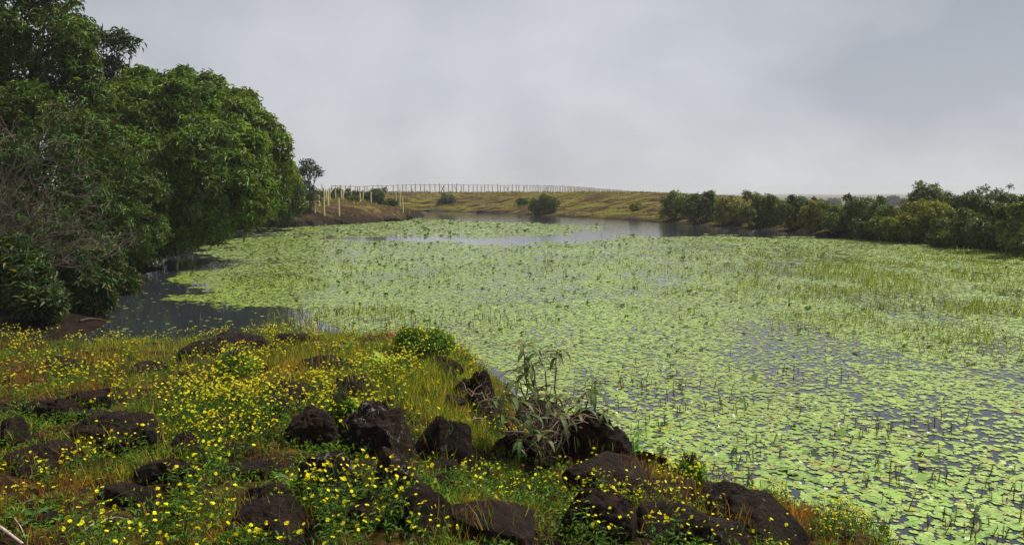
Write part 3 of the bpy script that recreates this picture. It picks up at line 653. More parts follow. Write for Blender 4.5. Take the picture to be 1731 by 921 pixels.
# ------------------------------------------------------------------ near plants
def inrock(x, y, f=.8):
    r = np.zeros(np.shape(x), bool)
    for q in ROCKS[:]:
        if q[1] < 22: r |= (((x - q[0]) / (q[2] * f)) ** 2 + ((y - q[1]) / (q[3] * f)) ** 2) < 1
    return r
def surf(x, y):
    """Ground or rock top."""
    z = hn(x, y)
    for q in ROCKS:
        if q[1] < 22:
            e = 1 - (((x - q[0]) / q[2]) ** 2 + ((y - q[1]) / q[3]) ** 2); z = np.where(e > .12, np.maximum(z, q[5] + q[4] * .72 * np.sqrt(np.maximum(e, 0))), z)
    return z
def scatter(n, rng, r0=3.2, r1=17, az=(-41, 37), p=1.6):
    u = rng.random(n); r = (r0 ** (2 - p) + u * (r1 ** (2 - p) - r0 ** (2 - p))) ** (1 / (2 - p)) if p != 2 else r0 * (r1 / r0) ** u
    a = np.radians(rng.uniform(*az, n)); x, y = r * np.sin(a), r * np.cos(a)
    ok = (sdist(x, y) > .12) & (y > .8) & (y < 20); return x[ok], y[ok]
def blobs(px, py, L):
    d = np.zeros(np.shape(px))
    for (cx, cy, rx, ry, a) in L: d = np.maximum(d, a * np.exp(-(((px - cx) / rx) ** 2 + ((py - cy) / ry) ** 2)))
    return d
BLADE = (np.array([(-.5, 0, 0), (.5, 0, 0), (-.38, .5, .05), (.38, .5, .05), (0, 1, .28)]), np.array([(0, 1, 3), (0, 3, 2), (2, 3, 4)]))
BLADE_TINT = np.array([(.92, .78, .75), (.92, .78, .75), (.95, .95, .9), (.95, .95, .9), (1.12, 1.04, .85)])   # redder foot, paler dry tip
def blades(x, y, z, h, wd, col, rng, lean=.35):
    n = len(x); d = np.stack([rng.normal(0, lean, n), rng.normal(0, lean, n), np.ones(n)], -1)
    R = frames(d, rng.normal(0, 1, (n, 3))); S = np.stack([wd, h, h], -1)
    return inst(BLADE[0], BLADE[1], np.stack([x, y, z], -1), R, S, col, BLADE_TINT)
GOLD = [(720, 665, 95, 45, 1.0), (790, 700, 60, 60, .9), (560, 610, 110, 45, .75), (450, 620, 60, 40, .6), (790, 600, 60, 35, .9), (620, 640, 60, 40, .6), (250, 600, 110, 30, .45), (760, 720, 90, 50, .8)]
RED = [(1185, 835, 60, 32, 1.0), (1310, 868, 60, 26, 1.0), (1090, 830, 50, 30, .7), (60, 850, 120, 70, .7), (120, 640, 140, 50, .55), (20, 620, 90, 50, .5), (470, 630, 90, 35, .6), (430, 770, 60, 40, .4), (850, 880, 140, 40, .5), (1290, 905, 90, 24, .8), (1010, 700, 60, 30, .3), (390, 890, 130, 40, .5), (1130, 850, 60, 40, .7)]
def grass():
    rng = np.random.default_rng(21)
    x, y = scatter(330000, rng); px, py, _ = proj(np.stack([x, y, hn(x, y)], -1))
    g, r = blobs(px, py, GOLD), blobs(px, py, RED); n = fbm(x * 1.1, y * 1.1, seed=80, o=4); n2 = fbm(x * 3.3, y * 3.3, seed=83, o=3)
    base = sst(.36, .60, n) * .46 * sst(.3, .6, n2)
    pr = np.clip(base + g * .95 * sst(.25, .5, n2) + r * .62 * sst(.3, .55, n2), 0, 1); keep = rng.random(len(x)) < pr * np.where(inrock(x, y, .85), .34, 1)
    x, y, g, r, n = x[keep], y[keep], g[keep], r[keep], n[keep]; m = len(x); d = np.hypot(x, y)
    t = rng.random(m); red = (r * .95 + .05 > g * t * 1.4 + rng.random(m) * .45)
    h = np.where(red, rng.uniform(.05, .14, m), rng.uniform(.06, .15, m)) * (1 + g * .45); h = h * rng.choice([.6, 1, 1, 1.3], m)
    cg = np.array([.17, .22, .016]) + rng.random((m, 1)) * np.array([.28, .16, .03]); cr_ = np.array([.16, .075, .018]) + rng.random((m, 1)) * np.array([.28, .15, .03])
    col = np.where(red[:, None], cr_, cg) * rng.uniform(.30, 1.5, (m, 1)) * (1 + .2 * g[:, None]); gr_ = (~red) & (rng.random(m) < .38); col[gr_] = np.array([.085, .20, .016]) * rng.uniform(.4, 1.4, (gr_.sum(), 1)); wd = .0030 + d * .00030
    V, F, C = blades(x, y, surf(x, y) - .01, h, wd, col, rng, .32)
    tag(link('grass', np_mesh('grass', V, F, M_grass, C)), 'mixed golden green and reddish grass on the near bank', 'grass', kind='stuff'); print('grass', m)
    # low green cover between the rocks
    x, y = scatter(70000, rng); px, py, _ = proj(np.stack([x, y, hn(x, y)], -1)); n = fbm(x * 1.4, y * 1.4, seed=90, o=4)
    G = [(850, 830, 110, 60, 1.2), (60, 720, 90, 60, .8), (500, 830, 60, 70, .8), (330, 760, 110, 80, .7), (30, 590, 80, 25, .9), (780, 840, 80, 50, 1), (170, 770, 90, 60, .5), (700, 590, 60, 30, .8), (1170, 800, 60, 40, .8), (640, 690, 40, 50, .7)]
    keep = (rng.random(len(x)) < np.clip(sst(.46, .66, n) * .42 + blobs(px, py, G) * .62 * sst(.35, .55, fbm(x * 2.6, y * 2.6, seed=95, o=3)) - blobs(px, py, GOLD) * .5, .02, 1)) & ~inrock(x, y, .8)
    x, y = x[keep], y[keep]; m = len(x); P = np.stack([x, y, hn(x, y) + rng.uniform(.0, .09, m)], -1)
    c = np.array([.070, .165, .012]) * rng.uniform(.35, 1.5, (m, 1)) + rng.random((m, 1)) * np.array([.03, .02, 0])
    V, F, C = rosettes(P, np.tile([0, 0, 1.], (m, 1)), 5, .038, .34, -.25, c, rng, (35, 95))
    tag(link('ground_cover', np_mesh('ground_cover', V, F, M_thin, C)), 'low leafy green plants between the rocks', 'ground cover', kind='stuff'); print('cover', m)
    # tiny violet flowers
grass()

def flower_mesh(seed, size=.0245, col=(.76, .71, .008), cc=(.66, .50, .01)):
    rng = np.random.default_rng(seed); mb = MB(); k = 7
    for i in range(k):
        a = i * 2 * np.pi / k + rng.uniform(-.12, .12); l = size * .5 * rng.uniform(.85, 1.1); z = rng.uniform(-.12, .18) * l; w_ = .36 * l
        u = np.array([math.cos(a), math.sin(a), 0]); v = np.array([-u[1], u[0], 0])
        V = np.array([u * .1 * l, u * .65 * l + v * w_, u * l + (0, 0, z), u * .65 * l - v * w_]) + np.array([[0, 0, 0], [0, 0, .004], [0, 0, 0], [0, 0, .004]])
        mb.add(V, np.array([(0, 3, 2), (0, 2, 1)]), np.array(col) * rng.uniform(.85, 1.15))
    th = np.linspace(0, 2 * np.pi, 6, endpoint=False); V = np.concatenate([[(0, 0, size * .14)], size * .15 * np.stack([np.cos(th), np.sin(th), .3 + 0 * th], -1)])
    mb.add(V, np.array([(0, 1 + q, 1 + (q + 1) % 6) for q in range(6)]), cc)
    return mb
def plant_variant(seed, h):
    """Thin branching stems with narrow leaves; returns foliage and flower places."""
    rng = np.random.default_rng(seed); mb = MB(); tips = []; ns = rng.integers(3, 6)
    P, D = [], []
    for i in range(ns):
        a = rng.uniform(0, 6.28); q = rng.uniform(.15, .55) * h; e = np.array([math.cos(a) * q, math.sin(a) * q, h * rng.uniform(.65, 1.1)])
        c = curve((0, 0, -.02), e, .0, 6, h * .03, rng); mb.tube(c, np.linspace(.0026, .0014, 6), 3, (.07, .11, .025))
        tips.append(e)
        if rng.random() < .65:
            s = c[rng.integers(3, 5)]; e2 = e + rng.normal(0, .16, 3) * h; mb.tube(curve(s, e2, .02, 4), .0013, 3, (.07, .11, .025)); tips.append(e2)
        for f in rng.uniform(.08, .85, 6):
            j = f * 5; k0 = int(j); P.append(c[k0] + (c[k0 + 1] - c[k0]) * (j - k0)); D.append(np.append(rng.normal(0, 1, 2), .35))
    P, D = np.array(P), np.array(D); m = len(P)
    V, F, C = inst(LEAF6[0], LEAF6[1], P, frames(D, np.tile([0, 0, 1.], (m, 1))), np.stack([np.full(m, .011), rng.uniform(.03, .058, m), np.full(m, .05)], -1), np.array([.075, .170, .013]) * rng.uniform(.5, 1.35, (m, 1)))
    mb.add(V, F, C); return mb, np.array(tips)
def wildflowers():
    rng = np.random.default_rng(33)
    FL = [(400, 610, 60, 30, 1.6), (385, 690, 70, 40, 1.6), (440, 705, 90, 40, 1.4), (355, 740, 90, 50, 1.1), (100, 640, 160, 50, .5), (660, 650, 40, 25, 1.0), (720, 590, 60, 35, 1.3), (795, 610, 50, 30, 1.0), (560, 690, 40, 40, 1.2), (300, 850, 170, 60, 1.0), (560, 860, 120, 40, 1.0), (720, 890, 90, 30, 1.1), (840, 790, 100, 60, .6), (1170, 810, 45, 30, 1.0), (1150, 890, 110, 30, .8), (640, 690, 50, 60, .7), (60, 575, 90, 18, 1.2), (210, 575, 60, 14, 1.2), (470, 575, 90, 25, .9), (1010, 880, 50, 40, .8), (1420, 905, 60, 20, .8), (150, 800, 160, 50, .7)]
    x, y = scatter(16000, rng, 3.3, 17, (-40, 34), 1.7); px, py, _ = proj(np.stack([x, y, hn(x, y)], -1)); n = fbm(x * 1.3, y * 1.3, seed=91, o=3)
    keep = (rng.random(len(x)) < np.clip(blobs(px, py, FL) * .50 * sst(.32, .55, n) + .034 * sst(.4, .6, n), 0, 1)) & ~inrock(x, y, .92)
    x, y = x[keep], y[keep]; m = len(x); z = hn(x, y); px, py, dep = proj(np.stack([x, y, z + .2], -1)); print('wildflower plants', m)
    var = [plant_variant(300 + i, hh) for i, hh in enumerate((.16, .2, .24, .28, .32, .22))]
    fm = [flower_mesh(400 + i) for i in range(3)]; fms = [f.mesh('flower', M_flower) for f in fm]; vms = [v[0].mesh('foliage', M_thin) for v in var]
    vis = (px > -10) & (px < 1741) & (py < 940); order = np.argsort(np.where(vis, dep, 1e9)); near = order[:300]; rest = order[300:]
    vi = rng.integers(0, len(var), m); rz = rng.uniform(0, 6.28, m); sc = rng.uniform(.7, 1.2, m)
    for q in near:
        o = tag(link('yellow_wildflower', None, None, (x[q], y[q], z[q]), rz[q], sc[q]), 'yellow flowered wild plant with thin green stems among the dark rocks', 'wildflower', 'yellow wildflowers on the near bank')
        link('foliage', vms[vi[q]], o)
        for t in var[vi[q]][1]:
            link('flower', fms[rng.integers(0, 3)], o, t, (rng.normal(0, .55), rng.normal(0, .55), rng.uniform(0, 6)), rng.uniform(.5, 1.2) / sc[q] ** .5)
    mb = MB()
    for i in range(len(var)):
        s = rest[vi[rest] == i]
        if not len(s): continue
        V0, F0, C0 = np.concatenate(var[i][0].V), np.concatenate(var[i][0].F), np.concatenate(var[i][0].C)
        c, sn = np.cos(rz[s]), np.sin(rz[s]); R = np.zeros((len(s), 3, 3)); R[:, 0, 0] = c; R[:, 0, 1] = -sn; R[:, 1, 0] = sn; R[:, 1, 1] = c; R[:, 2, 2] = 1
        P = np.stack([x[s], y[s], z[s]], -1); V, F, _ = inst(V0, F0, P, R, sc[s]); mb.add(V, F, np.tile(C0, (len(s), 1)))
        for t in var[i][1]:
            Pt = P + np.einsum('mij,j->mi', R, t) * sc[s][:, None]; f = fm[rng.integers(0, 3)]; FV, FF, FC = np.concatenate(f.V), np.concatenate(f.F), np.concatenate(f.C)
            nrm = np.stack([rng.normal(0, .4, len(s)), rng.normal(0, .4, len(s)), np.ones(len(s))], -1); Rf = frames(np.cross(nrm, rng.normal(0, 1, (len(s), 3))), nrm)
            V, F, _ = inst(FV, FF, Pt, Rf, rng.uniform(.8, 1.4, len(s))); mb.add(V, F, np.tile(FC, (len(s), 1)))
    tag(link('wildflowers', mb.mesh('wildflowers', M_thin)), 'many more small yellow wildflowers farther back on the bank', 'wildflowers', 'yellow wildflowers on the near bank', 'stuff')
wildflowers()

# ------------------------------------------------------------------ plants with large leaves on the near bank
def big_leaf(name, ln, wd, col, bend=.5, n=7, m=None):
    """One arching leaf with a folded midrib, along +y."""
    t = np.linspace(0, 1, n); wdt = np.sin(np.pi * np.clip(t * .96 + .02, 0, 1)) ** .75 * wd * .5
    y = ln * (np.sin(bend * 1.5 * t) / (bend * 1.5) if bend > .01 else t); z = -ln * (1 - np.cos(bend * 1.5 * t)) / max(bend * 1.5, .01)
    V = np.concatenate([np.stack([-wdt, y, z + wdt * .35], -1), np.stack([0 * t, y, z], -1), np.stack([wdt, y, z + wdt * .35], -1)])
    F = [(a * n + i, (a + 1) * n + i, (a + 1) * n + i + 1, a * n + i + 1) for a in (0, 1) for i in range(n - 1)]
    c = np.tile(col, (3 * n, 1)); c[n:2 * n] *= 1.35
    return np_mesh(name, V, np.array(F), m or M_thin, c, True)
def leaf_rot(d, up=(0, 0, 1)):
    return Matrix(frames(np.array([d], float), np.array([up], float) + 1e-3)[0].tolist()).to_euler()
def drooping_shrub():
    rng = np.random.default_rng(8); b = ground_at(932, 792); y0 = b[1]
    o = tag(link('drooping_shrub', None, None, b), 'sparse shrub with long drooping olive leaves and pale bare stems at the waterline', 'shrub')
    tips = [(884, 582, 0), (912, 592, .1), (942, 592, .15), (898, 612, -.1), (872, 640, -.2), (905, 650, .1), (1012, 640, .3), (1002, 662, .2), (1028, 690, .2), (965, 672, .1), (862, 672, -.3), (930, 668, 0), (985, 690, -.1), (850, 700, -.4), (890, 700, -.3), (948, 700, -.25), (825, 672, -.3), (915, 730, -.5), (880, 745, -.5)]
    lm = [big_leaf('leaf', L_, .047, np.array(c), bd) for L_, c, bd in [(.25, (.070, .115, .026), 1.0), (.22, (.10, .13, .035), .9), (.28, (.055, .098, .024), 1.15), (.19, (.14, .12, .045), .8)]]
    for q, (px, py, dy) in enumerate(tips):
        e = at_y(px, py, y0 + dy) - b; mb = MB(); mid = e * np.array([.5, .5, .45]) + rng.normal(0, .06, 3)
        P = np.concatenate([curve((rng.normal(0, .03), rng.normal(0, .03), -.05), mid, .05, 5, .02, rng), curve(mid, e, .05, 6, .018, rng)[1:]])
        mb.tube(P, np.linspace(.014, .0045, len(P)), 6, np.array([.12, .085, .055]) * rng.uniform(.7, 1.3))
        for _ in range(3):
            s = P[rng.integers(3, 8)]; mb.tube(curve(s, s + rng.normal(0, .15, 3) + (0, 0, .06), .03, 5, .012, rng), np.linspace(.005, .002, 5), 4, (.24, .20, .16))
        link('stem', mb.mesh('stem', M_twig), o)
        k = rng.integers(10, 14) if q < 9 else rng.integers(6, 9)
        for i in range(k):
            a = i * 2.4 + rng.uniform(-.3, .3); up = rng.uniform(.0, .9); d = np.array([math.cos(a), math.sin(a), up]); s = rng.uniform(.7, 1.15)
            pp = P[-1] - unit(P[-1] - P[-3]) * rng.uniform(0, .1) if i < 8 else P[rng.integers(7, 10)]
            link('leaf', lm[rng.integers(0, 4)], o, pp, leaf_rot(d), s)
    for (px, py, px2, py2) in [(850, 720, 800, 665), (900, 745, 995, 715), (880, 730, 960, 705), (870, 760, 905, 715), (940, 760, 1010, 700), (850, 690, 815, 700), (890, 770, 850, 735), (915, 765, 960, 735), (900, 730, 870, 690), (930, 720, 975, 680)]:
        a = at_y(px, py, y0 - .35) - b; c = at_y(px2, py2, y0 - .3) - b; mb = MB(); mb.tube(curve(a, c, .08, 9, .02, rng), np.linspace(.009, .003, 9), 5, (.30, .25, .19))
        Q = curve(a, c, .08, 9, .02, rng)
        for _ in range(7):
            q = Q[rng.integers(2, 9)]; e2 = q + rng.normal(0, .10, 3) + (0, 0, .04); mb.tube(curve(q, e2, .03, 5, .012, rng), np.linspace(.004, .0015, 5), 4, np.array([.24, .15, .11]) * rng.uniform(.6, 1.3))
        link('dead_stem', mb.mesh('dead_stem', M_twig), o)
drooping_shrub()
def clump(name, label, cat, px, py, n, ln, wd, col, bend, seed, tilt=(.3, 1.0), buds=0, upz=0.0):
    rng = np.random.default_rng(seed); b = ground_at(px, py); o = tag(link(name, None, None, b), label, cat)
    lm = [big_leaf('leaf', ln * f, wd * f, np.array(col) * c, bend) for f, c in ((1, 1), (.8, 1.2), (.65, .85))]
    for i in range(n):
        a = i * 2.399 + rng.uniform(-.3, .3); d = np.array([math.cos(a), math.sin(a), rng.uniform(*tilt)])
        link('leaf', lm[rng.integers(0, 3)], o, (math.cos(a) * .012, math.sin(a) * .012, upz * rng.uniform(.2, 1)), leaf_rot(d), rng.uniform(.85, 1.15))
    for i in range(buds):
        a = rng.uniform(0, 6.28); e = np.array([math.cos(a) * .12, math.sin(a) * .08, ln * rng.uniform(.95, 1.2)]); mb = MB()
        mb.tube(curve((0, 0, 0), e, 0, 4), .004, 4, (.12, .16, .04)); mb.tube([e - (0, 0, .01), e + (0, 0, .02), e + (0, 0, .05), e + (.004, 0, .09)], [.008, .017, .012, .003], 6, (.55, .22, .20)); link('flower_bud', mb.mesh('flower_bud', M_flower), o)
    if upz:
        mb = MB(); mb.tube([(0, 0, -.03), (0, 0, upz)], [.007, .004], 5, (.10, .12, .04)); link('stem', mb.mesh('stem', M_twig), o)
    return o
clump('broad_leaved_plant', 'bright green broad leaved plant with pink flower spikes left of the yellow bush', 'plant', 655, 624, 17, .38, .11, (.17, .30, .035), .55, 1, (.6, 1.7), 3)
clump('broad_leaved_plant', 'small broad leaved plant with a curled leaf at the far edge of the bank', 'plant', 582, 590, 5, .26, .07, (.10, .19, .04), .8, 2, (.8, 2.0))
clump('broad_leaved_plant', 'broad dark green leaves in the flowers below the left end of the largest boulder', 'plant', 492, 838, 10, .15, .05, (.07, .17, .03), .5, 3, (.25, 1.0), 0, .12)
clump('broad_leaved_plant', 'plant with round dark leaves at the lower left corner', 'plant', 60, 884, 7, .13, .05, (.045, .10, .025), .4, 4, (.1, .5), 0, .05)
clump('green_sapling', 'leafy green sapling beside the rock at the waterline', 'sapling', 1070, 788, 26, .17, .055, (.10, .22, .035), .45, 5, (.1, 1.1), 0, .34)
clump('green_sapling', 'small light green seedling at the foot of the drooping shrub', 'sapling', 985, 812, 14, .12, .06, (.13, .27, .04), .35, 6, (.1, .8), 0, .12)
clump('broad_leaved_plant', 'upright green leaves between the dome rock and the long slab', 'plant', 560, 878, 8, .16, .04, (.08, .18, .03), .4, 7, (.8, 2.0))
clump('broad_leaved_plant', 'low leaf rosette under the yellow flowering bush', 'plant', 742, 622, 7, .2, .07, (.07, .16, .03), .6, 8, (.1, .6))
def flowering_bush(label, px, py, wpx, hpx, nl, nf, seed):
    rng = np.random.default_rng(seed); b = ground_at(px, py); k = b[1] / FPX; W, Hh = wpx * k * .5, hpx * k
    o = tag(link('flowering_bush', None, None, b), label, 'bush')
    lo = [(rng.uniform(-.62, .62) * W, rng.uniform(-.4, .4) * W, Hh * rng.uniform(.25, .68), W * q, W * q, Hh * q * .8) for q in rng.uniform(.16, .42, 16)]
    limbs(o, np.zeros(3), lo, .014, rng, (.07, .08, .03), .3, 'stem', 3)
    P, d = lobe_points(lo, nl, rng); c = np.array([.095, .19, .02]) * rng.uniform(.5, 1.5, (len(P), 1)); V, F, C = rosettes(P, d, 6, .065, .34, .1, c, rng)
    tag(link('foliage', np_mesh('foliage', V, F, M_thin, C), o), kind='stuff')
    fm = [flower_mesh(500 + i, .030).mesh('flower', M_flower) for i in range(3)]; P, d = lobe_points(lo, int(nf * 1.3), rng, inner=0)
    for i in range(len(P)): link('flower', fm[i % 3], o, P[i] + d[i] * .05 + unit(P[i]) * .05, (rng.uniform(-.5, .8), rng.uniform(-.5, .5), 0), rng.uniform(.8, 1.3))
flowering_bush('green bush dotted with yellow flowers on the highest far edge of the bank', 722, 606, 116, 50, 1100, 120, 1)
flowering_bush('bright green clump thick with yellow flowers left of the largest boulder', 575, 725, 46, 52, 240, 60, 2)
flowering_bush('green clump with yellow flowers on the slope above the red brown grass', 1165, 826, 60, 44, 260, 40, 3)
flowering_bush('yellow flowered green clump above the broad dark slab', 395, 640, 70, 40, 320, 70, 4)
def spike():
    b = ground_at(533, 588); k = b[1] / FPX; mb = MB(); h = 44 * k; mb.tube(curve((0, 0, 0), (.01, 0, h), 0, 5, .006), np.linspace(.006, .003, 5), 5, (.16, .2, .05)); rng = np.random.default_rng(4)
    o = tag(link('flower_spike', mb.mesh('stem', M_twig), None, b), 'pale yellow flower spike standing above the far edge of the bank', 'flower'); mb = MB()
    for z in np.linspace(h * .45, h * 1.02, 26):
        a = rng.uniform(0, 6.28); mb.add(LEAF6[0] * np.array([.03, .05, .05]) @ frames(np.array([[math.cos(a), math.sin(a), .7]]), np.array([[0, 0, 1.]]))[0].T + (0, 0, z), LEAF6[1], (.62, .58, .18))
    link('blossom', mb.mesh('blossom', M_flower), o)
spike()
def stick(name, label, cat, pts, r, col, lift=.03):
    W = np.array([ground_at(*p) + (0, 0, lift) for p in pts]); t = np.linspace(0, len(W) - 1, 14); P = np.stack([np.interp(t, np.arange(len(W)), W[:, i]) for i in range(3)], -1)
    P[1:-1] = (P[:-2] + 2 * P[1:-1] + P[2:]) / 4; mb = MB(); mb.tube(P - P[0], np.linspace(r, r * .6, 14), 7, col); tag(link(name, mb.mesh(name, M_twig, True), None, P[0]), label, cat)
stick('fallen_stick', 'pale bare stick lying across the lower left corner', 'stick', [(-25, 890), (5, 908), (40, 935)], .011, (.42, .33, .27), .05)
stick('fallen_stick', 'thin arched pale twig lying in the reddish grass at lower left', 'stick', [(138, 917), (168, 897), (200, 890), (222, 898)], .005, (.34, .26, .2), .06)
stick('fallen_stick', 'thin straight twig standing out of the grass near the left corner', 'stick', [(24, 888), (36, 905), (44, 925)], .004, (.36, .28, .24), .05)
stick('fallen_branch', 'dead branch lying on the bare mud near the water', 'branch', [(112, 515), (140, 525), (158, 533), (172, 541)], .03, (.06, .042, .032), .05)
stick('fallen_branch', 'thin root like branch along the edge of the mud bank', 'branch', [(135, 545), (150, 541), (168, 542), (184, 546)], .026, (.055, .038, .03), .04)
def scrap():
    b = ground_at(160, 683); mb = MB(); t = np.linspace(.3, 5.8, 16); r = .038
    mb.tube(np.stack([r * np.cos(t), .012 * np.sin(t * .5), r * 1.05 + r * np.sin(t)], -1), .006, 6, (.42, .40, .40)); mb.tube([(r * .9, 0, .02), (r * 1.6, 0, .035)], .005, 5, (.42, .4, .4))
    tag(link('plastic_ring', mb.mesh('plastic_ring', M_post, True), None, b + (0, -.02, .01)), 'small pale ring shaped scrap lying on the dark rock at left', 'litter')
scrap()

# ------------------------------------------------------------------ lily pads
def inpoly(px, py, P):
    ins = np.zeros(np.shape(px), bool); n = len(P)
    for i in range(n):
        (ax, ay), (bx, by) = P[i], P[(i + 1) % n]
        if ay == by: continue
        ins ^= ((ay > py) != (by > py)) & (px < (bx - ax) * (py - ay) / (by - ay) + ax)
    return ins
def mapped(P): return [at_z(*p)[:2] for p in P]
POOLS = [(.014, mapped([(60, 620), (60, 420), (300, 396), (400, 386), (500, 383), (505, 387), (430, 396), (378, 410), (345, 430), (318, 455), (308, 480), (325, 500), (385, 512), (450, 522), (520, 538), (565, 552), (580, 600)])),
         (.0, mapped([(540, 399), (700, 400), (860, 402), (960, 396), (1010, 386), (1066, 390), (1060, 397), (990, 408), (900, 413), (800, 413), (700, 408), (540, 405)])),
         (.0, mapped([(700, 374), (720, 371), (860, 376), (960, 381), (1012, 386), (1066, 391), (1062, 398), (1100, 399), (1250, 398), (1400, 404), (1440, 402), (1130, 360), (900, 345), (690, 340)]))]
THIN = [(1320, 452, 110, 15, .75), (1670, 588, 90, 20, .85), (1650, 692, 100, 26, .7), (1540, 600, 100, 12, .4), (1475, 705, 70, 16, .75), (1545, 765, 80, 22, .85), (1210, 830, 110, 36, .75), (1000, 560, 120, 10, .4), (1330, 640, 90, 10, .35), (1280, 425, 24, 5, .9), (1700, 640, 60, 30, .7), (500, 465, 40, 4, .6), (1080, 690, 60, 20, .3), (1610, 800, 60, 20, .6), (1450, 660, 90, 12, .6)]
def pad_density(x, y):
    px, py, _ = proj(np.stack([x, y, 0 * x], -1)); d = np.hypot(x, y)
    wx = x + (fbm(x * .5, y * .5, seed=110, o=4) - .5) * d * .085; wy = y + (fbm(x * .5, y * .5, seed=114, o=4) - .5) * d * .16
    D = np.full(x.shape, .97); n = fbm(x * .55, y * .32, seed=118, o=5); right = sst(700, 1250, px)
    D = D * (1 - (.24 + .32 * right) * sst(.46, .36, n)) * np.where(d > 55, 1, 1)
    D = D * (1 - blobs(px, py, THIN) * sst(.62, .40, fbm(x * .9, y * .45, seed=125, o=4)) * 1.0)
    for v, P in POOLS: D = np.where(inpoly(wx, wy, P), v, D)
    D = np.maximum(D, .35 * np.exp(-(((px - 395) / 60) ** 2 + ((py - 505) / 16) ** 2)) * (vnoise(x * 1.5, y * 1.5, seed=3) > .5))
    return np.clip(D, 0, 1), px, py
def pad_template(k, notch=.30, dish=0.0, seed=0):
    rng = np.random.default_rng(seed); a = np.linspace(notch, 2 * np.pi - notch, k); r = .5 * (1 + rng.normal(0, .035, k))
    V = np.concatenate([[(0.06, 0, 0)], np.stack([r * np.cos(a), r * np.sin(a), dish + rng.normal(0, .012, k)], -1)]); return V, np.array([(0, 1 + i, 2 + i) for i in range(k - 1)])
def hexgrid(x0, x1, y0, y1, s, rng, jit=.32):
    X, Y = np.meshgrid(np.arange(x0, x1, s), np.arange(y0, y1, s * .866)); X = X + (np.arange(X.shape[0]) % 2)[:, None] * s * .5
    X, Y = X.ravel(), Y.ravel(); return X + rng.uniform(-jit, jit, X.size) * s, Y + rng.uniform(-jit, jit, X.size) * s
